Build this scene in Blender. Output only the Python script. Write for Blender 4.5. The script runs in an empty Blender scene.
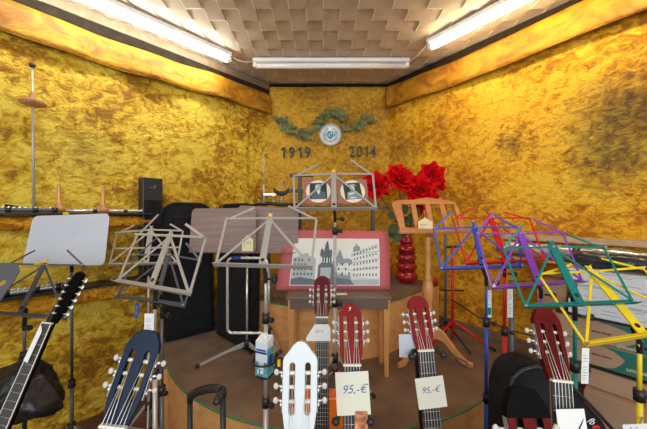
import bpy, bmesh, math, random
from mathutils import Vector, Matrix
random.seed(7)
F = 288.0; EYE = 1.5
V = Vector
# ---------------------------------------------------------------- camera, world, exposure
sc = bpy.context.scene
col = sc.collection
cam = bpy.data.cameras.new('camera'); camo = bpy.data.objects.new('camera', cam); col.objects.link(camo)
camo.location = (0, 0, EYE); camo.rotation_euler = (math.radians(90), 0, 0)
cam.sensor_width = 36.0; cam.lens = F / 647 * 36.0; cam.clip_start = 0.02
sc.camera = camo
w = bpy.data.worlds.new('world'); sc.world = w; w.use_nodes = True
w.node_tree.nodes['Background'].inputs[0].default_value = (0.86, 0.93, 1.0, 1)
w.node_tree.nodes['Background'].inputs[1].default_value = 0.75
sc.view_settings.view_transform = 'Standard'; sc.view_settings.look = 'None'
sc.view_settings.gamma = 1; sc.view_settings.use_curve_mapping = False
sc.view_settings.exposure = 0.35
TUBE_LEFT, TUBE_RIGHT = 30.0, 29.0
# daylight of the hall windows behind the photographer
ld = bpy.data.lights.new('hall_window_light', 'AREA'); ld.shape = 'RECTANGLE'; ld.size = 3.0; ld.size_y = 1.6
ld.energy = 75; ld.color = (0.92, 0.96, 1.0)
lo = bpy.data.objects.new('hall_window_light', ld); col.objects.link(lo)
lo.location = (0.2, -2.6, 2.3); lo.rotation_euler = (math.radians(78), 0, 0)

# ---------------------------------------------------------------- helpers
def P(px, py, Y):
    return V(((px - 323.5) / F * Y, Y, EYE - (py - 214.5) / F * Y))

def mat(name, c, rough=0.6, metal=0.0, noise=0.0, nscale=20.0, bump=0.0, bscale=60.0, emit=0.0, coat=0.0, sheen=0.0, spec=None):
    m = bpy.data.materials.new(name); m.use_nodes = True
    nt = m.node_tree; b = nt.nodes['Principled BSDF']
    b.inputs['Base Color'].default_value = (*c, 1); b.inputs['Roughness'].default_value = rough
    b.inputs['Metallic'].default_value = metal; b.inputs['Coat Weight'].default_value = coat
    b.inputs['Sheen Weight'].default_value = sheen
    if spec is not None: b.inputs['Specular IOR Level'].default_value = spec
    tc = nt.nodes.new('ShaderNodeTexCoord')
    if noise > 0:
        n = nt.nodes.new('ShaderNodeTexNoise'); n.inputs['Scale'].default_value = nscale; n.inputs['Detail'].default_value = 4
        r = nt.nodes.new('ShaderNodeValToRGB')
        r.color_ramp.elements[0].position = 0.3; r.color_ramp.elements[1].position = 0.7
        r.color_ramp.elements[0].color = (*[x * (1 - noise) for x in c], 1)
        r.color_ramp.elements[1].color = (*[min(1, x * (1 + noise)) for x in c], 1)
        nt.links.new(tc.outputs['Object'], n.inputs['Vector']); nt.links.new(n.outputs['Fac'], r.inputs['Fac'])
        nt.links.new(r.outputs['Color'], b.inputs['Base Color'])
    if bump > 0:
        n2 = nt.nodes.new('ShaderNodeTexNoise'); n2.inputs['Scale'].default_value = bscale; n2.inputs['Detail'].default_value = 3
        bp = nt.nodes.new('ShaderNodeBump'); bp.inputs['Strength'].default_value = bump; bp.inputs['Distance'].default_value = 0.01
        nt.links.new(tc.outputs['Object'], n2.inputs['Vector']); nt.links.new(n2.outputs['Fac'], bp.inputs['Height'])
        nt.links.new(bp.outputs['Normal'], b.inputs['Normal'])
    if emit > 0:
        b.inputs['Emission Color'].default_value = (*c, 1); b.inputs['Emission Strength'].default_value = emit
    return m

def wood(name, c1, c2, scale=3.0, axis='Z', rough=0.45, coat=0.2):
    m = bpy.data.materials.new(name); m.use_nodes = True
    nt = m.node_tree; b = nt.nodes['Principled BSDF']; b.inputs['Roughness'].default_value = rough
    b.inputs['Coat Weight'].default_value = coat
    tc = nt.nodes.new('ShaderNodeTexCoord'); mp = nt.nodes.new('ShaderNodeMapping')
    s = {'X': (1, 14, 14), 'Y': (14, 1, 14), 'Z': (14, 14, 1)}[axis]
    mp.inputs['Scale'].default_value = s
    n = nt.nodes.new('ShaderNodeTexNoise'); n.inputs['Scale'].default_value = scale; n.inputs['Detail'].default_value = 5
    r = nt.nodes.new('ShaderNodeValToRGB')
    r.color_ramp.elements[0].position = 0.32; r.color_ramp.elements[1].position = 0.68
    r.color_ramp.elements[0].color = (*c1, 1); r.color_ramp.elements[1].color = (*c2, 1)
    nt.links.new(tc.outputs['Object'], mp.inputs['Vector']); nt.links.new(mp.outputs['Vector'], n.inputs['Vector'])
    nt.links.new(n.outputs['Fac'], r.inputs['Fac']); nt.links.new(r.outputs['Color'], b.inputs['Base Color'])
    return m

def velvet(name, dark, mid, light, stains_shade=(), scale=13.0, bump=0.6):
    """crushed gold velvet; stains = (x, y, z, radius) worn dirty blotches and painted corner shade"""
    m = bpy.data.materials.new(name); m.use_nodes = True
    nt = m.node_tree; N = nt.nodes; L = nt.links; b = N['Principled BSDF']
    b.inputs['Roughness'].default_value = 0.55; b.inputs['Sheen Weight'].default_value = 0.0
    b.inputs['Specular IOR Level'].default_value = 0.35
    b.inputs['Sheen Tint'].default_value = (1, 0.75, 0.2, 1)
    tc = N.new('ShaderNodeTexCoord')
    mp = N.new('ShaderNodeMapping'); mp.inputs['Scale'].default_value = (1, 1, 1.35)
    L.new(tc.outputs['Object'], mp.inputs['Vector'])
    a = N.new('ShaderNodeTexNoise'); a.inputs['Scale'].default_value = scale; a.inputs['Detail'].default_value = 7; a.inputs['Distortion'].default_value = 0.7; a.inputs['Roughness'].default_value = 0.68
    c = N.new('ShaderNodeTexNoise'); c.inputs['Scale'].default_value = 1.7; c.inputs['Detail'].default_value = 3
    L.new(mp.outputs['Vector'], a.inputs['Vector']); L.new(mp.outputs['Vector'], c.inputs['Vector'])
    mx = N.new('ShaderNodeMath'); mx.operation = 'MULTIPLY_ADD'; mx.inputs[1].default_value = 0.5
    L.new(c.outputs['Fac'], mx.inputs[0])
    m2 = N.new('ShaderNodeMath'); m2.operation = 'MULTIPLY'; m2.inputs[1].default_value = 0.75
    L.new(a.outputs['Fac'], m2.inputs[0]); L.new(m2.outputs[0], mx.inputs[2])
    r = N.new('ShaderNodeValToRGB'); e = r.color_ramp.elements
    e[0].position = 0.535; e[0].color = (*dark, 1); e[1].position = 0.715; e[1].color = (*light, 1)
    k = e.new(0.615); k.color = (*mid, 1)
    L.new(mx.outputs[0], r.inputs['Fac'])
    out = r.outputs['Color']
    for (sx, sy, sz, sr, amt) in stains_shade:
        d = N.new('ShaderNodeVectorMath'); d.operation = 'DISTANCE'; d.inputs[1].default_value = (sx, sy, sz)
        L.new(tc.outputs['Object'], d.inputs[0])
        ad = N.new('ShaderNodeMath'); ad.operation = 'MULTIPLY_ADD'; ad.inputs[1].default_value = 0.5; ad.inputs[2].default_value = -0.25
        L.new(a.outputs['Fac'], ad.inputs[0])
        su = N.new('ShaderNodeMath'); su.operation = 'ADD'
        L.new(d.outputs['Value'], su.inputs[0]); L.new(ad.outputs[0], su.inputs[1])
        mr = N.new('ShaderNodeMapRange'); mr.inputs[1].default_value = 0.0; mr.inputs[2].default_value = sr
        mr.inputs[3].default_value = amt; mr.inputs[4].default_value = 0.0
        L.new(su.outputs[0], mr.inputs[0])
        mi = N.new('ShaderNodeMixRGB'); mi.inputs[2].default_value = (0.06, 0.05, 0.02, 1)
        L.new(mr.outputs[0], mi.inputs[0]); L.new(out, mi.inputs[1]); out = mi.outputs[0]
    L.new(out, b.inputs['Base Color'])
    w3 = N.new('ShaderNodeTexNoise'); w3.inputs['Scale'].default_value = scale * 1.5; w3.inputs['Detail'].default_value = 5; w3.inputs['Distortion'].default_value = 2.2
    L.new(mp.outputs['Vector'], w3.inputs['Vector'])
    bp = N.new('ShaderNodeBump'); bp.inputs['Strength'].default_value = bump; bp.inputs['Distance'].default_value = 0.05
    L.new(w3.outputs['Fac'], bp.inputs['Height']); L.new(bp.outputs['Normal'], b.inputs['Normal'])
    return m

def root_off(o):
    v = V((0, 0, 0))
    while o is not None:
        v += o.location; o = o.parent
    return v

def perp(d):
    d = d.normalized()
    u = V((0, 0, 1)) if abs(d.z) < 0.9 else V((1, 0, 0))
    a = d.cross(u).normalized(); return a, d.cross(a).normalized()

class MB:
    def __init__(s): s.v = []; s.f = []; s.m = []; s.sm = []
    def add(s, vs, fs, mi=0, smooth=False):
        o = len(s.v); s.v += [V(x) for x in vs]
        for f in fs: s.f.append([o + i for i in f]); s.m.append(mi); s.sm.append(smooth)
        return s
    def box(s, c, d, mi=0, R=None):
        c = V(c); x, y, z = d[0] / 2, d[1] / 2, d[2] / 2
        vs = [V((i * x, j * y, k * z)) for i in (-1, 1) for j in (-1, 1) for k in (-1, 1)]
        if R is not None: vs = [R @ q for q in vs]
        return s.add([c + q for q in vs], [(0, 1, 3, 2), (4, 6, 7, 5), (0, 4, 5, 1), (2, 3, 7, 6), (0, 2, 6, 4), (1, 5, 7, 3)], mi)
    def bar(s, p0, p1, wd, th, nrm=(0, -1, 0), mi=0):
        """flat strip between two points, width wd in the plane, thickness th along nrm"""
        p0, p1 = V(p0), V(p1); d = (p1 - p0).normalized(); n = V(nrm); n = (n - d * n.dot(d)).normalized(); a = d.cross(n)
        vs = []
        for p in (p0, p1):
            for i, j in ((-1, -1), (1, -1), (1, 1), (-1, 1)): vs.append(p + a * wd / 2 * i + n * th / 2 * j)
        return s.add(vs, [(0, 1, 2, 3), (7, 6, 5, 4), (0, 4, 5, 1), (1, 5, 6, 2), (2, 6, 7, 3), (3, 7, 4, 0)], mi)
    def cyl(s, p0, p1, r0, r1=None, n=12, mi=0):
        return s.tube([p0, p1], [r0, r0 if r1 is None else r1], n, mi)
    def tube(s, path, r, n=10, mi=0, closed=False):
        path = [V(p) for p in path]; k = len(path)
        rs = r if isinstance(r, (list, tuple)) else [r] * k
        vs = []; a = None
        for i, p in enumerate(path):
            if closed: d = path[(i + 1) % k] - path[i - 1]
            else: d = path[min(i + 1, k - 1)] - path[max(i - 1, 0)]
            d = d.normalized()
            if a is None: a, b = perp(d)
            else:
                a = (a - d * a.dot(d)).normalized(); b = d.cross(a)
            for j in range(n):
                t = 2 * math.pi * j / n; vs.append(p + (a * math.cos(t) + b * math.sin(t)) * rs[i])
        fs = []
        for i in range(k if closed else k - 1):
            for j in range(n):
                A = i * n; B = ((i + 1) % k) * n; fs.append((A + j, A + (j + 1) % n, B + (j + 1) % n, B + j))
        s.add(vs, fs, mi, True)
        if not closed:
            o = len(s.v) - k * n
            s.f.append([o + j for j in range(n)][::-1]); s.m.append(mi); s.sm.append(False)
            s.f.append([o + (k - 1) * n + j for j in range(n)]); s.m.append(mi); s.sm.append(False)
        return s
    def lathe(s, c, prof, n=28, mi=0, axis=(0, 0, 1)):
        """prof = [(radius, height)]"""
        c = V(c); ax = V(axis).normalized(); a, b = perp(ax)
        vs = []
        for r, h in prof:
            for j in range(n):
                t = 2 * math.pi * j / n; vs.append(c + ax * h + (a * math.cos(t) + b * math.sin(t)) * max(r, 1e-4))
        fs = []
        for i in range(len(prof) - 1):
            for j in range(n): fs.append((i * n + j, i * n + (j + 1) % n, (i + 1) * n + (j + 1) % n, (i + 1) * n + j))
        s.add(vs, fs, mi, True)
        return s
    def ball(s, c, r, mi=0, n=12, sq=(1, 1, 1)):
        c = V(c); prof = [(math.sin(math.pi * i / 8), -math.cos(math.pi * i / 8)) for i in range(9)]
        t = MB().lathe((0, 0, 0), prof, n)
        return s.add([c + V((q.x * r * sq[0], q.y * r * sq[1], q.z * r * sq[2])) for q in t.v], t.f, mi, True)
    def prism(s, pts, O, U, W, N, th, mi=0, holes=(), side_mi=None):
        """outline pts (u, w) in the plane O,U,W, extruded th along N, optional holes"""
        bm = bmesh.new(); loops = []
        O, U, W, N = V(O), V(U), V(W), V(N)
        es = []
        for lp in [pts] + list(holes):
            vs = [bm.verts.new((p[0], p[1], 0)) for p in lp]
            es += [bm.edges.new((vs[i], vs[(i + 1) % len(vs)])) for i in range(len(vs))]
            loops.append([v.index for v in vs])
        bm.verts.index_update()
        if holes: bmesh.ops.triangle_fill(bm, use_beauty=True, use_dissolve=False, edges=es)
        else: bm.faces.new(bm.verts[:] if bm.verts.ensure_lookup_table() is None else [])
        bm.verts.index_update(); bm.verts.ensure_lookup_table()
        base = [v.co.copy() for v in bm.verts]; fs = [[v.index for v in f.verts] for f in bm.faces]
        bm.free(); n = len(base)
        vs = [O + U * p.x + W * p.y for p in base] + [O + U * p.x + W * p.y + N * th for p in base]
        F_ = fs + [[i + n for i in f][::-1] for f in fs]
        o = len(s.v); s.add(vs, F_, mi)
        k = 0; sf = []
        for lp in [pts] + list(holes):
            m_ = len(lp)
            for i in range(m_):
                a, b_ = k + i, k + (i + 1) % m_; sf.append((a, b_, b_ + n, a + n))
            k += m_
        for f in sf: s.f.append([o + i for i in f]); s.m.append(mi if side_mi is None else side_mi); s.sm.append(False)
        return s
    def build(s, name, mats, parent=None, bevel=0.0, smooth=None, local=False, seg=2, subsurf=0):
        if not isinstance(mats, (list, tuple)): mats = [mats]
        me = bpy.data.meshes.new(name)
        off = root_off(parent) if (parent is not None and not local) else V((0, 0, 0))
        me.from_pydata([tuple(q - off) for q in s.v], [], s.f)
        for m in mats: me.materials.append(m)
        for i, p in enumerate(me.polygons):
            p.material_index = s.m[i]; p.use_smooth = s.sm[i] if smooth is None else smooth
        bm = bmesh.new(); bm.from_mesh(me); bmesh.ops.recalc_face_normals(bm, faces=bm.faces[:]); bm.to_mesh(me); bm.free()
        me.update()
        o = bpy.data.objects.new(name, me); col.objects.link(o)
        if parent is not None: o.parent = parent
        if bevel > 0:
            b = o.modifiers.new('bevel', 'BEVEL'); b.width = bevel; b.segments = seg; b.limit_method = 'ANGLE'
        if subsurf:
            b = o.modifiers.new('subdivision', 'SUBSURF'); b.levels = subsurf; b.render_levels = subsurf
        return o

def tag(o, label, cat, group=None):
    o['label'] = label; o['category'] = cat
    if group: o['group'] = group
    return o
def thing(name, label, cat, loc=(0, 0, 0), group=None):
    o = bpy.data.objects.new(name, None); col.objects.link(o); o.location = loc; o.empty_display_size = 0.05
    return tag(o, label, cat, group)
def struct(o): o['kind'] = 'structure'; return o

def text_mb(mb, s, O, U, W, N, h, th=0.0006, mi=0, bold=0.0, shear=0.0, align='LEFT'):
    """text of cap height h written in plane O,U,W"""
    c = bpy.data.curves.new('lettering', 'FONT'); c.body = s; c.size = 1; c.offset = bold; c.shear = shear; c.align_x = align
    c.extrude = 0; c.resolution_u = 3
    o = bpy.data.objects.new('lettering', c)
    me = bpy.data.meshes.new_from_object(o)
    k = h / 0.7; O, U, W, N = V(O), V(U), V(W), V(N)
    mb.add([O + U * v.co.x * k + W * v.co.y * k + N * th for v in me.vertices], [list(p.vertices) for p in me.polygons], mi)
    bpy.data.objects.remove(o); bpy.data.meshes.remove(me)
    return mb

def quad_frame(a, b, c, d):
    """origin and unit axes of the panel with corners bottom-left a, bottom-right b, top-right c, top-left d"""
    U = (b - a); W = (d - a); n = U.cross(W).normalized()
    return a, U, W, (n if n.y < 0 else -n)

# ---------------------------------------------------------------- materials
M = {}
GOLD = ((0.24, 0.105, 0.006), (0.55, 0.30, 0.012), (0.80, 0.52, 0.035))
wl_st = [(-1.75, 2.1, 1.95, 0.3, .35), (-1.62, 2.25, 1.0, 0.3, .2)]
wr_st_shade = [(1.90, 1.82, 2.14, 0.40, .9), (1.86, 1.87, 1.85, 0.30, .75), (1.52, 2.32, 2.08, 0.16, .7), (0.86, 3.17, 2.2, .34, .45)]  # last entry is shade beside the back corner, painted into the velvet
M['velvet_left'] = velvet('velvet_left', (0.33, 0.15, 0.005), (0.66, 0.38, 0.014), (0.88, 0.65, 0.07), wl_st)
M['velvet_right'] = velvet('velvet_right', (0.46, 0.17, 0.003), (0.78, 0.36, 0.008), (0.92, 0.56, 0.035), wr_st_shade, scale=17)
M['velvet_back'] = velvet('velvet_back', (0.34, 0.16, 0.008), (0.54, 0.28, 0.014), (0.70, 0.40, 0.025), scale=20, bump=.4)
M['valance'] = velvet('valance', (0.26, 0.10, 0.004), (0.43, 0.18, 0.006), (0.54, 0.26, 0.010), scale=5, bump=.35)
M['pad'] = velvet('pad', (0.46, 0.17, 0.006), (0.84, 0.36, 0.012), (0.95, 0.50, 0.035), scale=9, bump=.8)
M['ceil'] = mat('ceiling_tile', (0.60, 0.50, 0.39), .7, noise=.12, nscale=6, bump=.05)
M['ceil_edge'] = mat('ceiling_tile_edge', (0.90, 0.84, 0.70), .5)  # paler than the tiles: light caught on the relief edges, painted in
M['dark_trim'] = mat('dark_trim', (0.022, 0.016, 0.011), .9, noise=.3, spec=.1)
M['brown_trim'] = mat('brown_trim', (0.20, 0.13, 0.075), .6, noise=.2)
M['carpet'] = mat('stage_carpet', (0.20, 0.125, 0.078), .95, noise=.28, nscale=5, bump=.35, bscale=220)
M['carpet_floor'] = mat('floor_carpet', (0.15, 0.07, 0.04), .95, noise=.3, nscale=8, bump=.3, bscale=220)
M['stage_wood'] = wood('stage_wood', (0.68, 0.31, 0.09), (0.84, 0.44, 0.15), 2.0, 'X', .5)
M['green'] = mat('green_edging', (0.04, 0.22, 0.09), .6)
M['white_plastic'] = mat('white_plastic', (0.82, 0.82, 0.80), .4)
M['lamp_off'] = mat('lamp_off', (0.86, 0.86, 0.86), .2)
M['lampL'] = mat('lamp_lit_cool', (1.0, 1.0, 0.90), .3, emit=TUBE_LEFT)
M['lampR'] = mat('lamp_lit_warm', (1.0, 0.82, 0.52), .3, emit=TUBE_RIGHT)
M['black'] = mat('black_metal', (0.02, 0.022, 0.026), .4, .3)
M['black_pl'] = mat('black_plastic', (0.016, 0.016, 0.018), .45)
M['fabric'] = mat('black_fabric', (0.013, 0.013, 0.015), .85, noise=.4, nscale=12, bump=.6, bscale=18, spec=.2)
M['lining'] = mat('black_plush', (0.007, 0.007, 0.008), .95, noise=.5, nscale=9, bump=.6, bscale=14)
M['nylon'] = mat('black_nylon', (0.012, 0.012, 0.014), .42, noise=.3, nscale=8, bump=.6, bscale=11)
M['silver'] = mat('silver_metal', (0.50, 0.475, 0.43), .36, .3)
M['chrome'] = mat('chrome', (0.78, 0.78, 0.78), .25, .7)
M['steel_dark'] = mat('dark_steel', (0.115, 0.125, 0.145), .4, .25)
M['red_m'] = mat('red_metal', (0.68, 0.010, 0.012), .35)
M['blue_m'] = mat('blue_metal', (0.018, 0.085, 0.50), .35)
M['purple_m'] = mat('purple_metal', (0.27, 0.06, 0.47), .35)
M['green_m'] = mat('green_metal', (0.0, 0.20, 0.17), .35)
M['yellow_m'] = mat('yellow_metal', (0.88, 0.66, 0.02), .35)
M['paper'] = mat('paper', (0.84, 0.84, 0.80), .7)
M['cream'] = mat('cream_paper', (0.82, 0.76, 0.52), .7)
M['note'] = mat('yellow_note', (0.84, 0.80, 0.45), .7)
M['tagink'] = mat('blue_ink', (0.05, 0.10, 0.32), .6)
M['blackink'] = mat('black_ink', (0.02, 0.02, 0.02), .6)
M['greyink'] = mat('grey_ink', (0.30, 0.31, 0.33), .6)
M['white_board'] = mat('white_board', (0.52, 0.545, 0.60), .4)
M['brown_plate'] = wood('brown_plate', (0.22, 0.145, 0.12), (0.31, 0.215, 0.185), 3, 'X', .5, 0)
M['yclip'] = mat('yellow_clip', (0.9, 0.55, 0.02), .5)
M['gwood'] = wood('light_orange_wood', (0.64, 0.27, 0.075), (0.78, 0.38, 0.13), 3, 'Z', .4)
M['lectern'] = wood('lectern_wood', (0.52, 0.18, 0.05), (0.64, 0.26, 0.08), 3, 'X', .4)
M['seat_top'] = wood('bench_top', (0.13, 0.085, 0.065), (0.19, 0.13, 0.10), 3, 'X', .5)
M['vase'] = mat('red_glaze', (0.36, 0.008, 0.012), .12, coat=.5)
M['vase_dark'] = mat('dark_red_glaze', (0.10, 0.004, 0.006), .2)
M['rose'] = mat('rose_petal', (0.62, 0.003, 0.005), .85, noise=.3, nscale=30, spec=.12)
M['leaf'] = mat('rose_leaf', (0.045, 0.10, 0.045), .5, noise=.3, nscale=15)
M['euca'] = mat('eucalyptus', (0.17, 0.20, 0.075), .6, noise=.4, nscale=20)
M['twig'] = mat('twig', (0.12, 0.10, 0.05), .7)
M['number'] = mat('black_number', (0.03, 0.025, 0.025), .5)
M['china'] = mat('china', (0.74, 0.72, 0.62), .2)
M['china_blue'] = mat('china_blue', (0.05, 0.30, 0.55), .25)
M['nut'] = mat('bone_nut', (0.82, 0.78, 0.62), .4)
M['pearl'] = mat('pearl_button', (0.55, 0.53, 0.48), .25)
M['string'] = mat('string', (0.72, 0.68, 0.60), .3, .4)
M['fret'] = mat('fret_wire', (0.65, 0.60, 0.45), .3, .8)
M['ebony'] = mat('ebony', (0.03, 0.032, 0.036), .35)
M['h_red'] = mat('head_red', (0.21, 0.002, 0.004), .4, noise=.15, spec=.10)
M['h_dred'] = mat('head_dark_red', (0.11, 0.005, 0.004), .4, noise=.35, spec=.10)
M['h_white'] = mat('head_white', (0.64, 0.68, 0.69), .35, spec=.3)
M['h_blue'] = mat('head_blue', (0.0035, 0.013, 0.036), .25, spec=.09)
M['b_orange'] = mat('body_orange', (0.85, 0.16, 0.01), .25, coat=.5)
M['neckwood'] = wood('neck_wood', (0.20, 0.09, 0.04), (0.30, 0.14, 0.06), 3)
M['kraft'] = mat('kraft_card', (0.40, 0.25, 0.15), .8, noise=.10, nscale=4)
M['kraft_d'] = mat('kraft_card_dark', (0.33, 0.20, 0.12), .8, noise=.10, nscale=4)
M['box_green'] = mat('box_green', (0.012, 0.15, 0.115), .6)
M['box_ink'] = mat('box_lettering', (0.55, 0.50, 0.30), .6)
M['white_box'] = mat('white_box', (0.66, 0.68, 0.70), .6, noise=.05)
M['wrap'] = mat('silver_wrap', (0.42, 0.42, 0.42), .18, .6, noise=.6, nscale=10, bump=.8, bscale=14)
M['wrap_black'] = mat('black_wrap', (0.03, 0.03, 0.035), .15, .1, noise=.6, nscale=10, bump=.8, bscale=20)
M['shelf_wood'] = wood('pale_shelf', (0.45, 0.30, 0.17), (0.58, 0.42, 0.26), 3, 'Y', .5)
M['pink'] = mat('pink_card', (0.55, 0.12, 0.13), .7)
M['pink_l'] = mat('pink_card_light', (0.62, 0.22, 0.26), .7)
M['rosecard'] = mat('rose_brown_card', (0.36, 0.14, 0.12), .7)
for nm, g in (('ph0', (0.62, .66, .64)), ('ph1', (.42, .47, .48)), ('ph2', (.24, .30, .32)), ('ph3', (.10, .14, .16)), ('ph4', (.035, .05, .06)), ('ph5', (.78, .78, .72))):
    M[nm] = mat(nm, g, .5)
M['carton'] = mat('carton_white', (0.74, 0.80, 0.82), .35)
M['carton_blue'] = mat('carton_blue', (0.02, 0.05, 0.30), .35)
M['carton_teal'] = mat('carton_teal', (0.10, 0.38, 0.42), .35, noise=.5, nscale=60)
M['plate'] = mat('tuner_plate', (0.30, 0.28, 0.25), .45, .3)
M['copper_wood'] = wood('turned_wood', (0.38, 0.16, 0.05), (0.52, 0.24, 0.09), 5)
M['mottled'] = mat('mottled_strap', (0.66, 0.25, 0.10), .6, noise=.6, nscale=45)

# ---------------------------------------------------------------- room
CEIL = EYE + 1.495
LC = V((-0.638, 3.31, 0)); LD = V((-0.925, -1.0, 0)).normalized(); LN = V((1.0, -0.925, 0)).normalized()
RC = V((0.753, 3.31, 0)); RD = V((0.776, -1.0, 0)).normalized(); RN = V((-1.0, -0.776, 0)).normalized()
def Lw(s, z, off=0.0): p = LC + LD * s + LN * off; return V((p.x, p.y, z))
def Rw(s, z, off=0.0): p = RC + RD * s + RN * off; return V((p.x, p.y, z))
def Ls(px, off=0.0):
    """distance along the left wall where a plumb plane through picture column px meets it"""
    k = (px - 323.5) / F; c = LC + LN * off; return (k * c.y - c.x) / (LD.x - k * LD.y)
def Rs(px, off=0.0):
    k = (px - 323.5) / F; c = RC + RN * off; return (k * c.y - c.x) / (RD.x - k * RD.y)

def wall(name, fn, s0, s1, z0, z1, m, nx, nz, th, amp=0.006, seams=(), Nrm=None):
    mb = MB(); vs = []
    for i in range(nx + 1):
        s = s0 + (s1 - s0) * i / nx
        for j in range(nz + 1):
            z = z0 + (z1 - z0) * j / nz
            d = amp * (math.sin(s * 9.1 + z * 2.3) + math.sin(s * 4.3 - z * 3.1 + 1.0) + .6 * math.sin(z * 7.7 + s * 3.0)) / 2
            for q in seams: d -= 0.014 * math.exp(-((s - q) / 0.014) ** 2)
            vs.append(fn(s, z, d))
    k = nz + 1
    mb.add(vs, [(i * k + j, (i + 1) * k + j, (i + 1) * k + j + 1, i * k + j + 1) for i in range(nx) for j in range(nz)], 0, True)
    # solid body behind the cloth
    a = [fn(s0, z0, -.03), fn(s1, z0, -.03), fn(s1, z1, -.03), fn(s0, z1, -.03), fn(s0, z0, -.03 - th), fn(s1, z0, -.03 - th), fn(s1, z1, -.03 - th), fn(s0, z1, -.03 - th)]
    mb.add(a, [(0, 1, 2, 3), (4, 5, 6, 7), (0, 1, 5, 4), (1, 2, 6, 5), (2, 3, 7, 6), (3, 0, 4, 7)], 1)
    return struct(mb.build(name, [m, M['brown_trim']]))
SMAX = 4.6
wall('wall_left', Lw, -.06, SMAX, 0.0, CEIL, M['velvet_left'], 200, 60, .1, .008, (Ls(153), Ls(250)))
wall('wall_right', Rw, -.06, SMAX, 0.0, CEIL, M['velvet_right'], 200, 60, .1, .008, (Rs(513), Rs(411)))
wall('wall_back', lambda s, z, d=0: V((LC.x + s, 3.31 - d, z)), -.08, RC.x - LC.x + .08, 0, CEIL, M['velvet_back'], 40, 60, .1, .003)

fl = MB(); fl.box((0, 1.2, -0.05), (9, 5.6, 0.1)); struct(fl.build('floor', M['carpet_floor']))

# ceiling of overlapping embossed tiles, each one tilted along its length
cb = MB(); TW, TL_ = 0.1256, 0.2514
nx = 56
for i in range(-nx // 2, nx // 2):
    x0 = 0.0 + i * TW; x1 = x0 + TW
    off = (i % 2) * TL_ / 2 + 0.03
    y = -1.2 + off - TL_
    while y < 3.6:
        lo_, hi = CEIL + 0.0005, CEIL + 0.015
        e = 0.008
        a, b_, c_, d_ = (x0, y, hi), (x1, y, hi), (x1, y + TL_ - e, lo_), (x0, y + TL_ - e, lo_)
        cb.add([a, b_, c_, d_], [(0, 1, 2, 3)], 0)
        f0, f1 = (x0, y + TL_, lo_ + .002), (x1, y + TL_, lo_ + .002)
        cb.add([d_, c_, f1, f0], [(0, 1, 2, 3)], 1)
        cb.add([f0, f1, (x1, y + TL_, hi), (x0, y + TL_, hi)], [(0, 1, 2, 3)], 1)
        cb.add([(x1, y, hi), (x1, y + TL_, lo_), (x1, y + TL_, hi + .004), (x1, y, hi + .004)], [(0, 1, 2, 3)], 0)
        cb.add([(x0, y, hi), (x0, y + TL_, lo_), (x0, y + TL_, hi + .004), (x0, y, hi + .004)], [(0, 1, 2, 3)], 0)
        # pale thread, a painted catch of light, on the raised half of each long edge
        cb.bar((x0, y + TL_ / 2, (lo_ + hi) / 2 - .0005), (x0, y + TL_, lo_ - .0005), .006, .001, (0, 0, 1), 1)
        y += TL_
cb.box((0, 1.2, CEIL + 0.05), (9, 5.6, 0.06), 0)
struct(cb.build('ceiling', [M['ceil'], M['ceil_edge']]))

def strip(name, fn, s0, s1, z0, z1, d0, d1, m):
    mb = MB(); v = [fn(s, z, d) for s in (s0, s1) for z in (z0, z1) for d in (d0, d1)]
    mb.add(v, [(0, 1, 3, 2), (4, 5, 7, 6), (0, 1, 5, 4), (2, 3, 7, 6), (0, 2, 6, 4), (1, 3, 7, 5)])
    return struct(mb.build(name, m, bevel=.003))
strip('trim_1', Lw, 0.0, SMAX, EYE + 1.42, CEIL, 0.0, .035, M['brown_trim'])
strip('trim_2', Lw, 0.0, SMAX, EYE + 1.335, EYE + 1.42, 0.0, .03, M['dark_trim'])
strip('trim_3', Rw, 0.0, SMAX, EYE + 1.42, CEIL, 0.0, .03, M['dark_trim'])
strip('trim_4', lambda s, z, d: V((LC.x + s, 3.31 - d, z)), 0, RC.x - LC.x, CEIL - .03, CEIL, 0, .02, M['dark_trim'])
strip('baseboard_right', Rw, 0.0, SMAX, 0.0, .52, 0.0, .03, M['brown_trim'])

def valance(name, label, fn, z0, z1, zs):
    mb = MB(); n = 230; vs = []; rows = 7
    for i in range(n + 1):
        s = 0.012 + (SMAX - .012) * i / n
        for j in range(rows):
            t = j / (rows - 1); z = z1 + (z0 - z1) * t
            d = .045 + .012 * math.sin(s * 2.7 + zs) + (.012 + .014 * t) * math.sin(s * 11 + zs + t) * (.5 + .5 * math.sin(s * 1.7 + zs)) + .02 * t
            zz = z + (.012 * math.sin(s * 3.1 + zs) if j in (0, rows - 1) else 0)
            vs.append(fn(s, zz, d))
    fs = [(i * rows + j, (i + 1) * rows + j, (i + 1) * rows + j + 1, i * rows + j + 1) for i in range(n) for j in range(rows - 1)]
    mb.add(vs, fs, 0, True)
    # hem roll
    mb.tube([vs[i * rows + rows - 1] for i in range(n + 1)], .006, 6)
    o = mb.build(name, M['valance']); so = o.modifiers.new('thickness', 'SOLIDIFY'); so.thickness = .006
    return tag(o, label, 'valance', None)
valance('fabric_valance', 'orange velvet valance along the top of the left wall', Lw, EYE + 1.135, EYE + 1.345, .3)
valance('fabric_valance', 'orange velvet valance along the top of the right wall', Rw, EYE + 1.205, EYE + 1.43, 2.1)

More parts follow.
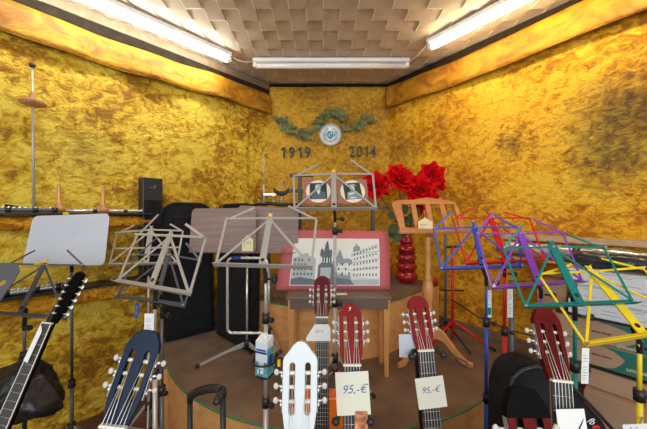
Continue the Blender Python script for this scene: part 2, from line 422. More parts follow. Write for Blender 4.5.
# ---- stage: lower round tier and smaller upper tier
T1z, T2z = EYE - 1.05, EYE - .66
def arc(cx, cy, r, a0, a1, n): return [(cx + r * math.cos(a0 + (a1 - a0) * i / n), cy + r * math.sin(a0 + (a1 - a0) * i / n)) for i in range(n + 1)]
lowp = arc(.09, 2.806, 1.425, math.radians(215), math.radians(343), 60)
lp0 = (-1.113, 1.96)
wl = LC + LD * Ls(161, .03) + LN * .03
low_out = [(wl.x, wl.y), lp0] + [p for p in lowp if p[0] > -1.08] + [(RC.x + .02, RC.y - .05), (LC.x + .02, LC.y - .04)]
# keep the right end inside the wall
low_out = [p for p in low_out if (V((p[0], p[1], 0)) - RC).dot(RN) > .028 or p[1] > 3.2]
def tier(name, pts, z0, z1, label):
    t = thing(name, label, 'stage platform', (0.1, 2.2, z0))
    mb = MB(); mb.prism(pts, (0, 0, z0), (1, 0, 0), (0, 1, 0), (0, 0, 1), z1 - z0 - .012, 0); mb.build('riser_panel', M['stage_wood'], t)
    mb = MB(); mb.prism(pts, (0, 0, z1 - .012), (1, 0, 0), (0, 1, 0), (0, 0, 1), .012, 0); mb.build('carpet_top', M['carpet'], t)
    return t
t_low = tier('stage_platform', low_out, 0.0, T1z, 'large round stage tier with brown carpet and orange wood front')
gl = MB(); gl.tube([(p[0], p[1], T1z - .006) for p in low_out[1:-2]], .006, 8); gl.build('green_edging', M['green'], t_low)
up = arc(.044, 2.88, .833, math.radians(226), math.radians(322), 40)
upp = [(-1.02, 2.80), (-.80, 2.57)] + [p for p in up] + [(1.09, 2.72), (1.14, 2.77), (RC.x + .0, RC.y - .06), (LC.x + .02, LC.y - .06)]
upp = [p for p in upp if (V((p[0], p[1], 0)) - RC).dot(RN) > .03 or p[1] > 3.2]
t_up = tier('stage_platform', upp, T1z, T2z, 'smaller upper stage tier behind the bench, topped with brown carpet')
gl = MB(); gl.tube([(p[0], p[1], T2z - .006) for p in upp[1:-3]], .0055, 8); gl.build('green_edging', M['green'], t_up)

# ---------------------------------------------------------------- ceiling lamps
def lamp(label, c, d, L, lit, mlamp, energy=None):
    d = V(d).normalized(); c = V(c); side = d.cross(V((0, 0, 1))).normalized()
    t = thing('fluorescent_lamp', label, 'ceiling lamp', (c.x, c.y, CEIL), 'fluorescent tubes on the ceiling')
    a, b = c - d * L / 2, c + d * L / 2
    mb = MB(); up_ = V((0, 0, 1))
    mb.bar(V((a.x, a.y, CEIL - .018)), V((b.x, b.y, CEIL - .018)), .085, .036, (0, 0, 1)); mb.build('housing', M['white_plastic'], t, bevel=.006)
    for p, q in ((a, a + d * .035), (b, b - d * .035)):
        mb = MB(); mb.bar(V((p.x, p.y, CEIL - .055)), V((q.x, q.y, CEIL - .055)), .05, .05, (0, 0, 1)); mb.build('lamp_holder', M['white_plastic'], t, bevel=.004)
    mb = MB(); mb.cyl(V((a.x, a.y, CEIL - .062)) + d * .03, V((b.x, b.y, CEIL - .062)) - d * .03, .024, n=20); mb.build('tube', mlamp, t)
    return t
HL = CEIL - .06
pl = P(231, 61, 2.69); lamp('lit fluorescent tube over the left wall, glaring cool white', (pl.x - .684 * .76, pl.y - .73 * .76, HL), (.684, .73, 0), 1.5, True, M['lampL'])
pr = P(428, 51, 2.49); lamp('lit fluorescent tube over the right wall, glaring warm white', (pr.x + .613 * .76, pr.y - .79 * .76, HL), (-.613, .79, 0), 1.5, True, M['lampR'])
pb = P(331, 68, 2.78); lamp('unlit fluorescent tube across the ceiling by the back wall', (pb.x, pb.y, HL), (1, 0, 0), 1.5, False, M['lamp_off'])
def wire(label, pts, r, m, cat='cable', name='cable'):
    mb = MB(); mb.tube(pts, r, 8); return tag(mb.build(name, m), label, cat)
bx = pb.x
a = V((pl.x, pl.y, CEIL - .02)); b = V((bx - .76, pb.y, CEIL - .02))
wire('thin white wire linking the left lit tube to the unlit one', [a, a.lerp(b, .3) - V((0, 0, .02)), a.lerp(b, .7) - V((0, 0, .02)), b], .005, M['white_plastic'])
a = V((pr.x, pr.y, CEIL - .02)); b = V((bx + .76, pb.y, CEIL - .02))
wire('thin white wire linking the right lit tube to the unlit one', [a, a.lerp(b, .5) - V((0, 0, .015)), b], .005, M['white_plastic'])

# ---------------------------------------------------------------- back wall: numbers, plate, greenery
yw = 3.31 - .006
def digit(ch, px0, px1, pyb, label, grp):
    mb = MB(); a = P(px0, pyb, yw); h = .122
    c = bpy.data.curves.new('numeral', 'FONT'); c.body = ch; c.size = 1; c.offset = .008; c.extrude = .03; c.resolution_u = 4
    o = bpy.data.objects.new('numeral', c); me = bpy.data.meshes.new_from_object(o)
    xs = [v.co.x for v in me.vertices]; ys = [v.co.y for v in me.vertices]
    wd = (px1 - px0) / F * yw
    vs = [V((a.x + (v.co.x - min(xs)) / (max(xs) - min(xs)) * wd, yw - .012 - v.co.z * .25, a.z + (v.co.y - min(ys)) / (max(ys) - min(ys)) * h)) for v in me.vertices]
    if ch == '1':
        q = V((a.x, yw - .010, a.z)); mb.prism([(wd * .52, 0), (wd, 0), (wd, h), (wd * .62, h), (wd * .0, h * .80), (wd * .0, h * .66), (wd * .52, h * .78)], q, (1, 0, 0), (0, 0, 1), (0, -1, 0), .014)
    else: mb.add(vs, [list(p.vertices) for p in me.polygons])
    bpy.data.objects.remove(o); bpy.data.meshes.remove(me)
    tag(mb.build('number_' + {'1': 'one', '9': 'nine', '2': 'two', '0': 'zero', '4': 'four'}[ch], M['number']), label, 'number', grp)
g1, g2 = 'black numerals of the year 1919', 'black numerals of the year 2014'
digit('1', 281.4, 285.2, 158, 'first numeral of 1919, a black 1 on the back wall', g1)
digit('9', 289, 294.8, 158, 'second numeral of 1919, a black 9 on the back wall', g1)
digit('1', 298, 301.8, 158, 'third numeral of 1919, a black 1 between two nines', g1)
digit('9', 304.8, 310.6, 158, 'last numeral of 1919, a black 9 nearest the plate', g1)
digit('2', 349, 354.6, 157, 'black 2 opening the year 2014 on the back wall', g2)
digit('0', 356.6, 362.4, 157, 'black 0 in the year 2014 on the back wall', g2)
digit('1', 365, 368, 157, 'black 1 in the year 2014 on the back wall', g2)
digit('4', 369.8, 376, 157, 'black 4 closing the year 2014 on the back wall', g2)
c = P(330.3, 135.6, yw); c.y = yw - .012
t = thing('wall_plate', 'round white china plate with blue crest on the back wall', 'plate', c)
mb = MB(); mb.lathe(c, [(0, .010), (.085, .012), (.112, .022), (.124, .03), (.124, .024), (.11, .012), (.08, .0), (0, 0)], 40, axis=(0, -1, 0)); mb.build('plate', M['china'], t)
mb = MB()
q = V((c.x, c.y - .0125, c.z))
ring = [q + V((math.cos(k * .2618) * .0, 0, 0)) for k in range(1)]
mb.lathe(c, [(.112, .0235), (.118, .0262)], 40, axis=(0, -1, 0))
for k in range(22):                       # band of small marks round the crest
    a_ = k * 2 * math.pi / 22
    if k in (5, 6): continue
    p = q + V((math.cos(a_) * .076, -.001, math.sin(a_) * .076)); R = Matrix.Rotation(-a_, 3, 'Y')
    mb.box(p, (.018, .002, .008 + .004 * (k % 3)), 0, R)
sh = [(-.03, .04), (.03, .04), (.032, .0), (.02, -.03), (0, -.045), (-.02, -.03), (-.032, 0)]
mb.prism([(x_ * 1.1, z_ * 1.1) for x_, z_ in sh], q + V((0, -.001, 0)), (1, 0, 0), (0, 0, 1), (0, -1, 0), .002, holes=[[(-.022, .012), (-.004, .012), (-.004, -.02), (-.018, -.016)], [(.005, .03), (.022, .03), (.022, .008), (.005, .008)]])
for s_ in (-1, 1):
    mb.prism([(s_ * .045, .02), (s_ * .058, .03), (s_ * .055, -.02), (s_ * .042, -.012)], q + V((0, -.001, 0)), (1, 0, 0), (0, 0, 1), (0, -1, 0), .002)
mb.build('blue_crest', M['china_blue'], t)

def leaf(mb, p, d, up_, L, W_, mi=0, bend=.25):
    d = d.normalized(); s_ = d.cross(up_).normalized(); n = s_.cross(d)
    row = [(0, .15), (.3, .85), (.6, 1), (.85, .6), (1, .05)]
    vs = []
    for t_, k in row:
        c_ = p + d * L * t_ + n * (bend * L * t_ * (1 - t_))
        vs += [c_ - s_ * W_ / 2 * k + n * .12 * W_, c_, c_ + s_ * W_ / 2 * k + n * .12 * W_]
    fs = []
    for i in range(4):
        for j in range(2): fs.append((i * 3 + j, i * 3 + j + 1, (i + 1) * 3 + j + 1, (i + 1) * 3 + j))
    mb.add(vs, fs, mi, True)
def sprig(label, pxs, n, sz=.055):
    pts = [P(x_, y_, yw - .03) for x_, y_ in pxs]
    t = thing('greenery_sprig', label, 'greenery', pts[0], 'eucalyptus sprigs around the wall plate')
    mb = MB(); mb.tube(pts, .005, 6); mb.build('stem', M['twig'], t)
    mb = MB()
    for k in range(n):
        u = random.random() * (len(pts) - 1); i = int(u); p = pts[i].lerp(pts[i + 1], u - i)
        d = V((random.uniform(-1, 1), random.uniform(-.5, .1), random.uniform(-1, 1)))
        p = p + V((random.uniform(-.03, .03), random.uniform(-.03, .0), random.uniform(-.035, .035)))
        leaf(mb, p, d, V((random.uniform(-.4, .4), -1, random.uniform(-.4, .4))), sz * random.uniform(.7, 1.2), sz * random.uniform(.6, .85))
    o = mb.build('leaves', M['euca'], t)
sprig('drooping eucalyptus sprig to the left of the round plate', [(278, 118), (286, 127), (294, 130), (302, 135), (310, 136)], 95)
sprig('arched eucalyptus sprig over the round wall plate', [(312, 130), (320, 121), (328, 114), (337, 114), (343, 121), (347, 132)], 125)
sprig('short eucalyptus sprig to the right of the round plate', [(354, 130), (361, 125), (366, 119), (372, 119)], 60)

# ---------------------------------------------------------------- left wall shelves
s0, s1 = 2.6, Ls(148, .05)
def padbeam(label, sa, sb, z0, z1, depth):
    t = thing('wall_ledge', label, 'shelf', Lw(sa, z0, 0), 'padded velvet ledges on the left wall')
    mb = MB(); n = 60; R_ = 10; vs = []
    for i in range(n + 1):
        s = sb + (sa - sb) * i / n
        for j in range(R_):
            a_ = -math.pi / 2 + math.pi * j / (R_ - 1)
            d = depth * (.55 + .45 * math.cos(a_)) + .006 * math.sin(s * 17 + j)
            vs.append(Lw(s, (z0 + z1) / 2 + (z1 - z0) / 2 * math.sin(a_) + .005 * math.sin(s * 9), d if 0 < j < R_ - 1 else 0.0))
    mb.add(vs, [(i * R_ + j, (i + 1) * R_ + j, (i + 1) * R_ + j + 1, i * R_ + j + 1) for i in range(n) for j in range(R_ - 1)], 0, True)
    mb.add(vs[:R_], [list(range(R_))]); mb.add(vs[-R_:], [list(range(R_))])
    mb.build('padding', M['pad'], t)
    v = [Lw(s, z, d) for s in (sa, sb) for z in (z1 + .002, z1 + .018) for d in (0.0, depth + .05)]
    mb = MB(); mb.add(v, [(0, 1, 3, 2), (4, 5, 7, 6), (0, 1, 5, 4), (2, 3, 7, 6), (0, 2, 6, 4), (1, 3, 7, 5)]); mb.build('shelf_board', M['black'], t, bevel=.003)
    return t
padbeam('upper padded velvet ledge topped with a thin black board', 3.2, s1, EYE - .10, EYE - .005, .13)
padbeam('lower padded velvet ledge topped with a thin black board', 3.2, Ls(160, .05), .865, .985, .13)
ztop = EYE + .015; ztop2 = 1.004
def on_left(px, off): return Ls(px, off)
# rod with wooden disc
s_ = on_left(34, .09); b = Lw(s_, ztop, .09)
t = thing('rod_stand', 'tall thin steel rod with wooden disc standing on upper ledge', 'rod', b)
mb = MB(); mb.cyl(b, b + V((-.012, 0, .93)), .008, .006); mb.build('rod', M['silver'], t)
mb = MB(); mb.ball(b + V((-.012, 0, .945)), .017); mb.build('knob', M['black_pl'], t)
mb = MB(); mb.lathe(b + V((-.008, 0, .70)), [(.006, .075), (.012, .06), (.02, .035), (.055, .018), (.068, .005), (.062, -.008), (.03, -.02), (.008, -.022)], 28); mb.build('wooden_disc', M['copper_wood'], t)
for px, lab in ((59, 'turned wooden peg on round base, on the upper ledge nearer the rod'), (103, 'turned wooden peg on round base, on the upper ledge farther right')):
    s_ = on_left(px, .08); b = Lw(s_, ztop + .002, .08)
    t = thing('wooden_peg', lab, 'wooden peg', b, 'turned wooden pegs on the left ledge')
    mb = MB(); mb.lathe(b, [(0, 0), (.052, 0), (.054, .02), (.046, .03), (.034, .034), (.026, .045), (.018, .055)], 28); mb.build('base', M['copper_wood'], t)
    mb = MB(); mb.lathe(b + V((0, 0, .053)), [(.016, 0), (.013, .02), (.012, .08), (.008, .13), (.009, .137), (0, .14)], 18); mb.build('peg', M['gwood'], t)
def flute(label, pa, pb, z, off, m, r=.011, cat='flute'):
    a = Lw(Ls(pa, off), z + r, off); b = Lw(Ls(pb, off), z + r, off)
    t = thing('flute', label, cat, a)
    mb = MB(); mb.tube([a, a.lerp(b, .3), a.lerp(b, .9), b], [r, r, r * .9, r * 1.2], 12); mb.build('tube_body', m, t)
    mb = MB()
    for k in range(12):
        p = a.lerp(b, .12 + k * .07); mb.cyl(p + V((0, 0, r * .6)), p + V((0, 0, r * 1.5)), r * .8, n=10)
    mb.build('keys', M['chrome'], t)
    mb = MB()
    for k in (.33, .68, .95): mb = MB(); p = a.lerp(b, k); d = (b - a).normalized(); mb.cyl(p - d * .012, p + d * .012, r * 1.35, n=14); mb.build('joint_ring', M['black_pl'], t)
flute('silver flute lying on the upper ledge behind the white board', 62, 150, ztop + .002, .115, M['chrome'], .010)
flute('black clarinet lying on the left end of the upper ledge', -20, 58, ztop + .002, .135, M['steel_dark'], .012, 'clarinet')
flute('chrome flute lying on the lower ledge at far left', -25, 62, ztop2 + .002, .12, M['chrome'], .016)
flute('dark clarinet on the lower ledge behind the chrome flute', -30, 75, ztop2 + .002, .06, M['steel_dark'], .013, 'clarinet')
# small dark case on upper ledge
s_ = Ls(21, .06); b = Lw(s_, ztop + .02, .05)
mb = MB(); mb.prism([(-.07, -.018), (.06, -.018), (.03, .008), (-.07, .03)], b, tuple(-LD), (0, 0, 1), tuple(LN), .025); tag(mb.build('wedge_case', M['fabric'], bevel=.003), 'small dark wedge case on the upper ledge left of the rod', 'case')
# black upright speaker column on lower ledge
p0 = Lw(Ls(150.5, .07), ztop2 + .002, .072)
t = thing('speaker_column', 'tall narrow black speaker box on the left wall behind silver stands', 'speaker', p0)
U = -LD; 
def lbox(mb, c, du, dw, dh, mi=0):
    R = Matrix((( -LD.x, LN.x, 0), (-LD.y, LN.y, 0), (0, 0, 1)));  return mb.box(c, (du, dw, dh), mi, R)
mb = MB(); lbox(mb, p0 + V((0, 0, .395)), .15, .11, .79); mb.build('cabinet', M['black_pl'], t, bevel=.01)
mb = MB(); lbox(mb, p0 + LN * .056 + V((0, 0, .33)), .12, .006, .56); mb.build('grille', M['fabric'], t)
mb = MB()
text_mb(mb, '~7', p0 + LN * .0555 + V((0, 0, .70)) - U * .02, U, (0, 0, 1), LN, .028, .001); mb.build('logo', M['greyink'], t)

# ---------------------------------------------------------------- black cases on the stage
def soft_case(label, a, b, z0, z1, lean, th, mi):
    """soft instrument case standing between floor points a and b"""
    a = V((*a, z0)); b = V((*b, z0)); U = (b - a); Wd = U.length; U.normalize(); n = U.cross(V((0, 0, 1)))
    if n.y > 0: n = -n
    W = (V((0, 0, 1)) - n * lean).normalized(); H = (z1 - z0) / W.z
    t = thing('instrument_case', label, 'instrument case', (a + b) / 2, 'black soft instrument cases against the left corner')
    r = .12; k = 8; o = [(0.01, 0), (Wd - .01, 0)]
    o += [(Wd - r + r * math.cos(q), H - r + r * math.sin(q)) for q in [math.pi / 2 * i / k for i in range(k + 1)]]
    o += [(r + r * math.cos(q), H - r * .8 + r * .8 * math.sin(q)) for q in [math.pi / 2 + math.pi / 2 * i / k for i in range(k + 1)]]
    mb = MB(); mb.prism(o, a, U, W, -n, th); mb.build('case_shell', M['fabric'], t, bevel=.02, seg=3)
    ins = [((u - Wd / 2) * .86 + Wd / 2, (w_ - H / 2) * .93 + H / 2) for u, w_ in o]
    mb = MB(); mb.prism(ins, a + n * .004, U, W, n, .012); mb.build('plush_lining', M['lining'], t, bevel=.005)
    mb = MB(); pts = [a + U * u + W * w_ + n * .006 for u, w_ in o[1:]] ; mb.tube(pts, .006, 6); mb.build('zip_edge', M['black_pl'], t)
    # plush pocket ridge
    mb = MB(); mb.prism([(Wd * .2, H * .72), (Wd * .62, H * .72), (Wd * .62, H * .9), (Wd * .2, H * .9)], a + n * .016, U, W, n, .02); mb.build('pocket', M['fabric'], t, bevel=.008)
soft_case('black soft instrument case standing left, behind the silver stands', (-1.30, 2.34), (-.98, 2.60), T1z + .002, 1.60, .06, .09, 0)
soft_case('black soft instrument case standing right, behind the brown desks', (-.955, 2.53), (-.535, 2.15), T1z + .002, 1.585, .03, .07, 0)

# ---------------------------------------------------------------- pole and tripod pieces shared by the stands
def pole_parts(t, x, y, ztop_, zfloor, mup, mlow, zj=(), leg_r=.26, hub=.28, rot=0, mleg=None, rp=.008, lean=0, legs=3, feet=None):
    mleg = mleg or mlow; zj = sorted(zj, reverse=True)
    zs = [ztop_] + list(zj) + [zfloor + .10]
    for i in range(len(zs) - 1):
        mb = MB(); mb.cyl((x, y, zs[i]), (x, y, zs[i + 1]), (rp + .003 * i) * .85, n=14); mb.build('pole', mup if i == 0 else mlow, t)
    for z in zj:
        mb = MB(); mb.cyl((x, y, z + .022), (x, y, z - .022), rp + .009, n=16)
        mb.cyl((x, y - .005, z), (x + .026, y - .022, z), .006, n=8); mb.cyl((x + .022, y - .019, z), (x + .036, y - .029, z), .012, n=12)
        mb.build('lock_knob', M['black_pl'], t)
    hz = zfloor + hub
    mb = MB(); mb.cyl((x, y, hz + .02), (x, y, hz - .03), rp + .012, n=16); mb.build('tripod_collar', M['black_pl'], t); mb = MB(); mb.cyl((x, y, zfloor + .13), (x, y, zfloor + .10), rp + .010, n=16); mb.build('tripod_collar', M['black_pl'], t)
    feet = feet or [(math.degrees(rot) + k * 360 / legs, leg_r) for k in range(legs)]
    for deg_, leg_r in feet:
        a_ = math.radians(deg_); d = V((math.cos(a_), math.sin(a_), 0))
        p0_ = V((x, y, hz)) + d * .015; p1_ = V((x, y, zfloor + .012)) + d * leg_r
        mb = MB(); mb.bar(p0_, p1_, .016, .008, d.cross(V((0, 0, 1)))); mb.bar(V((x, y, zfloor + .115)) + d * .01, p0_.lerp(p1_, .55), .010, .005, d.cross(V((0, 0, 1))))
        lg = mb.build('leg', mleg, t)
        mb = MB(); mb.cyl(p1_ - (p1_ - p0_).normalized() * .03, p1_, .011, n=10); mb.build('rubber_foot', M['black_pl'], lg)

def folding_stand(label, m, mlow, pts, pole, wb=.010, spine_w=.026, group=None, mpole=None, zfloor=0.0, cap=True, mcap=None, **kw):
    """pts: hub, TL, TR, BL, BR, sb (spine bottom), tl/tr tip arms; each (px, py, Y)"""
    Q = {k: P(*v) for k, v in pts.items()}
    x, y, zt = pole
    t = thing('music_stand', label, 'music stand', (x, y, zfloor), group)
    n = (Q['TR'] - Q['TL']).cross(Q['hub'] - Q['sb']).normalized()
    if n.y > 0: n = -n
    def part(name, segs, mm=m):
        mb = MB()
        for a_, b_, w_, th in segs: mb.bar(a_, b_, w_, th, n)
        return mb.build(name, mm, t)
    part('spine', [(Q['hub'] + (Q['hub'] - Q['sb']).normalized() * .012, Q['sb'], spine_w, .006)])
    e = n * .004
    part('top_bar', [(Q['TL'] + e, Q['hub'] + e, wb, .003)]); part('top_bar', [(Q['hub'] + e, Q['TR'] + e, wb, .003)])
    part('side_bar', [(Q['TL'] - e, Q['BL'], wb, .003)]); part('side_bar', [(Q['TR'] - e, Q['BR'], wb, .003)])
    part('diagonal_bar', [(Q['hub'] - e, Q['BL'] + e, wb, .003)]); part('diagonal_bar', [(Q['hub'] - e, Q['BR'] + e, wb, .003)])
    if 'ml' in Q: part('middle_bar', [(Q['ml'], Q['mr'], wb, .003)])
    if 'wl' in Q:
        part('worn_patch', [(Q['wl'] - e * 1.6, Q['BL'] + e * .1 - e, wb * 1.15, .0075)], M['white_plastic']); part('worn_patch', [(Q['wd'] - e * .5, Q['BL'] + e * .4, wb * 1.1, .0085)], M['white_plastic'])
    if 'tl' in Q: part('page_arm', [(Q['TL'] - e * 2, Q['tl'], wb, .003)])
    if 'tr' in Q: part('page_arm', [(Q['TR'] - e * 2, Q['tr'], wb, .003)])
    mb = MB(); d = (Q['BR'] - Q['BL']).normalized(); up_ = (Q['hub'] - Q['sb']).normalized()
    mb.bar(Q['BL'] - d * .006, Q['BR'] + d * .006, .018, .004, n); mb.bar(Q['BL'] - d * .006 - up_ * .008 + n * .014, Q['BR'] + d * .006 - up_ * .008 + n * .014, .03, .003, up_)
    mb.build('lower_tray', m, t)
    for q in (Q['TL'], Q['TR'], Q['BL'], Q['BR'], Q['hub'], Q['hub'] + d * .018):
        mb = MB(); mb.cyl(q + n * .003, q + n * .010, .0045, n=10); mb.build('rivet', M['chrome'], t)
    if cap:
        mb = MB(); h = Q['hub'] + up_ * .012; mb.prism([(-.013, .022), (0, .016), (.013, .022), (.006, .0), (-.006, 0)], h, d, up_, n, .004); mb.build('clip', mcap or m, t)
    # clamp joining desk to pole
    mb = MB(); c_ = Q['sb'] + up_ * .03; mb.tube([c_ + e, c_ - n * .02, V((x, y, zt - .01)), V((x, y, zt - .05))], .009, 10)
    mb.cyl((x + .01, y - .01, zt - .03), (x + .04, y - .02, zt - .03), .005, n=8); mb.cyl((x + .036, y - .018, zt - .03), (x + .052, y - .024, zt - .03), .013, n=14)
    mb.build('tilt_clamp', M['black_pl'], t)
    pole_parts(t, x, y, zt, zfloor, mpole or m, mlow, **kw)
    return t
def swing_tag(label, pa, pb, Y, w_px, col2=None, tilt=0):
    """hanging card between picture rows, top centre pa, bottom centre pb"""
    a = P(*pa, Y); b = P(*pb, Y); w_ = w_px / F * Y
    t = thing('price_tag', label, 'tag', a)
    W = (a - b); H = W.length; W.normalize(); U = V((1, 0, 0)); U = (U - W * U.dot(W)).normalized(); N_ = V((0, -1, 0))
    mb = MB(); mb.prism([(-w_ / 2, 0), (w_ / 2, 0), (w_ / 2, H), (-w_ / 2, H)], b, U, W, N_, .0012); mb.build('card', M['paper'], t)
    mb = MB()
    for k in range(9):
        z = H * (.14 + .08 * k)
        if k in (5,): continue
        mb.prism([(-w_ * .32, z), (w_ * (.05 + .3 * ((k * 7) % 5) / 5), z), (w_ * (.05 + .3 * ((k * 7) % 5) / 5), z + H * .02), (-w_ * .32, z + H * .02)], b + N_ * .0013, U, W, N_, .0003)
    mb.build('print', M['greyink'], t)
    if col2:
        mb = MB(); mb.prism([(-w_ * .4, H * .1), (w_ * .4, H * .1), (w_ * .4, H * .36), (-w_ * .4, H * .36)], b + N_ * .0018, U, W, N_, .0004); mb.build('colour_patch', col2, t)
    mb = MB(); mb.tube([a - W * .004, a + W * .02 + V((0, .006, 0))], .0012, 6); mb.build('string', M['blackink'], t)
    return t

# ---- coloured stands on the right
CG = 'coloured folding music stands in front of the right wall'
folding_stand('blue folding music stand, leftmost of the coloured row', M['blue_m'], M['blue_m'], dict(hub=(474.5, 227.5, 1.55), TL=(434, 229, 1.55), TR=(519, 227.6, 1.55), BL=(441, 268.5, 1.47), BR=(521.5, 266, 1.47), sb=(482, 264, 1.47), tl=(451.5, 211.5, 1.57), tr=(494, 215.5, 1.57)), (P(486.3, 300, 1.5).x, 1.5, P(486, 276, 1.5).z), group=CG, zj=(P(486, 322, 1.5).z, P(487, 398, 1.5).z), rot=math.radians(-90), leg_r=.15, wb=.0085, rp=.0075)
folding_stand('red folding music stand between the blue and the purple ones', M['red_m'], M['red_m'], dict(hub=(490.5, 218, 1.63), TL=(453, 218.5, 1.63), TR=(530, 218.5, 1.63), BL=(466.3, 263.4, 1.5), BR=(545, 260, 1.5), sb=(507, 262.5, 1.5), tl=(475, 207.5, 1.66), tr=(503.5, 212, 1.66)), (P(504.5, 300, 1.58).x, 1.58, P(504, 268, 1.58).z), group=CG, zj=(P(505, 331, 1.58).z,), rot=math.radians(-90), leg_r=.15, wb=.009, rp=.0095, spine_w=.032)
folding_stand('purple folding music stand with whitish worn corner', M['purple_m'], M['purple_m'], dict(hub=(520.5, 233.8, 1.477), TL=(477, 233.8, 1.477), TR=(563.5, 232.4, 1.477), BL=(493, 287.6, 1.35), BR=(582, 281, 1.35), sb=(539.5, 284, 1.35), wl=(484.5, 259, 1.416), wd=(501.5, 271, 1.388), tl=(493, 212.6, 1.5), tr=(534, 219.5, 1.5)), (P(541, 330, 1.42).x, 1.42, P(541, 288, 1.42).z), group=CG, zj=(P(541, 408, 1.42).z,), rot=math.radians(-90), leg_r=.2, wb=.0085, spine_w=.034)
folding_stand('dark green folding music stand behind the yellow one', M['green_m'], M['green_m'], dict(hub=(552.8, 247.3, 1.254), TL=(503.7, 248, 1.254), TR=(604.5, 247.4, 1.254), BL=(525, 306.3, 1.12), BR=(633, 301.8, 1.12), sb=(580, 303, 1.12), tl=(522, 226, 1.27), tr=(567, 234.6, 1.27)), (P(575, 350, 1.18).x, 1.18, P(575, 308, 1.18).z), group=CG, zj=(P(577, 366, 1.18).z,), rot=math.radians(-90), leg_r=.2, wb=.0085, spine_w=.032)
folding_stand('yellow folding music stand, nearest, at the right edge', M['yellow_m'], M['yellow_m'], dict(hub=(592.5, 272, 1.226), TL=(539.3, 274.3, 1.226), TR=(643.5, 268, 1.226), BL=(585.6, 344, 1.03), BR=(703, 326, 1.03), sb=(643.5, 334, 1.03), tl=(572, 264.3, 1.24), tr=(601.6, 258.5, 1.26)), (P(639.5, 380, 1.1).x, 1.1, P(641, 340, 1.1).z), group=CG, zj=(P(639, 395, 1.1).z,), rot=math.radians(-90), leg_r=.2, wb=.0095, spine_w=.034, rp=.009)
swing_tag('white and green swing tag hanging beside the blue pole', (489.3, 290), (489.3, 317.5), 1.52, 4.2, M['green_m'])
swing_tag('white swing tag hanging beside the red pole', (510, 289), (510, 317.5), 1.55, 5.6)
swing_tag('white swing tag hanging below the yellow stand corner', (585.4, 348), (584.5, 383.5), 1.03, 7.2)

# ---- silver stand with yellow label (centre left)
folding_stand('silver folding music stand in front of the brown desks, carton on its pole', M['silver'], M['silver'], dict(hub=(269.8, 218.5, 1.44), TL=(226, 219.4, 1.44), TR=(316.4, 218.8, 1.44), BL=(215.7, 264.5, 1.26), BR=(311.4, 267.4, 1.26), sb=(261.6, 266, 1.26), tl=(254.6, 207.6, 1.46), tr=(288.4, 205.9, 1.46)), (P(265.8, 350, 1.31).x, 1.31, P(265, 272, 1.31).z), zj=(P(266, 318, 1.31).z, P(266, 402, 1.31).z), rot=math.radians(-90), leg_r=.17, wb=.011, spine_w=.028, mcap=M['yclip'])
# photo stand
folding_stand('silver folding music stand on the stage holding two portraits', M['silver'], M['silver'], dict(hub=(333.6, 174, 1.76), TL=(293.6, 176, 1.76), TR=(373, 174.5, 1.76), BL=(294.5, 209, 1.63), BR=(376, 208.6, 1.63), sb=(334, 209, 1.63), tl=(318.2, 164.4, 1.79), tr=(350.5, 159.7, 1.79)), (P(335, 300, 1.72).x, 1.72, P(335, 214, 1.72).z), mcap=M['yclip'], zfloor=T1z, zj=(P(335, 231, 1.72).z, P(335, 303, 1.72).z), rot=math.radians(-20), leg_r=.24, hub=.2, wb=.011, spine_w=.03)
# left silver stands
folding_stand('silver folding music stand in front, turned sideways, left of the cases', M['silver'], M['silver'], dict(hub=(169.6, 236, 1.29), TL=(136.5, 234.7, 1.38), TR=(205, 237.8, 1.21), BL=(118.2, 280.7, 1.25), BR=(189.8, 293.5, 1.05), sb=(150.5, 287.4, 1.15), tl=(158.4, 214.5, 1.40), tr=(185.5, 224, 1.25)), (P(155, 350, 1.22).x, 1.22, P(154, 297, 1.22).z), zj=(P(155, 372, 1.22).z,), rot=math.radians(-90), leg_r=.22, wb=.011, spine_w=.028)
folding_stand('silver folding music stand behind, facing front, before the speaker box', M['silver'], M['silver'], dict(hub=(151, 230, 1.95), TL=(116.8, 233, 1.95), TR=(182.6, 231, 1.95), BL=(109.4, 264.6, 1.82), BR=(177, 263, 1.82), sb=(146, 263.5, 1.82), ml=(114.4, 248.5, 1.885), mr=(179.8, 247.3, 1.885), tl=(134.7, 225, 1.97), tr=(170, 224, 1.97)), (P(148.5, 350, 1.85).x, 1.85, P(147.5, 268, 1.85).z), zj=(P(148, 345, 1.85).z,), feet=[(180, .22), (-62, .22), (75, .09)], wb=.011, spine_w=.034)
folding_stand('black folding music stand under the sideways silver one', M['steel_dark'], M['steel_dark'], dict(hub=(168.5, 255, 1.40), TL=(135, 255.2, 1.46), TR=(200, 260.5, 1.31), BL=(117.7, 295.3, 1.34), BR=(184, 305.5, 1.17), sb=(156, 301, 1.26), tl=(158, 237, 1.48), tr=(186, 243, 1.34)), (P(162, 350, 1.42).x, 1.42, P(160, 308, 1.42).z), zj=(P(162, 390, 1.42).z,), rot=math.radians(-30), leg_r=.2, wb=.009, spine_w=.022)
swing_tag('white printed swing tag hanging between the silver stand poles', (149.5, 313.5), (149, 335.5), 1.16, 9.5)
t = swing_tag('small dark blue swing tag under the sideways silver stand', (137.5, 303), (136.5, 318), 1.22, 4)
t.children[0].data.materials[0] = M['carton_blue']
# far-left black folding stand
folding_stand('black folding music stand before the white board, far left', M['steel_dark'], M['black'], dict(hub=(44, 265, 1.5), TL=(6.5, 264, 1.5), TR=(83, 265.5, 1.5), BL=(-28, 311, 1.36), BR=(66, 318, 1.36), sb=(19, 314.5, 1.36), tl=(35, 250.3, 1.52), tr=(67, 250, 1.52)), (P(24.5, 350, 1.42).x, 1.42, P(24, 320, 1.42).z), zj=(P(24, 356, 1.42).z,), rot=math.radians(-90), leg_r=.2, wb=.009, spine_w=.022, mcap=M['yclip'])

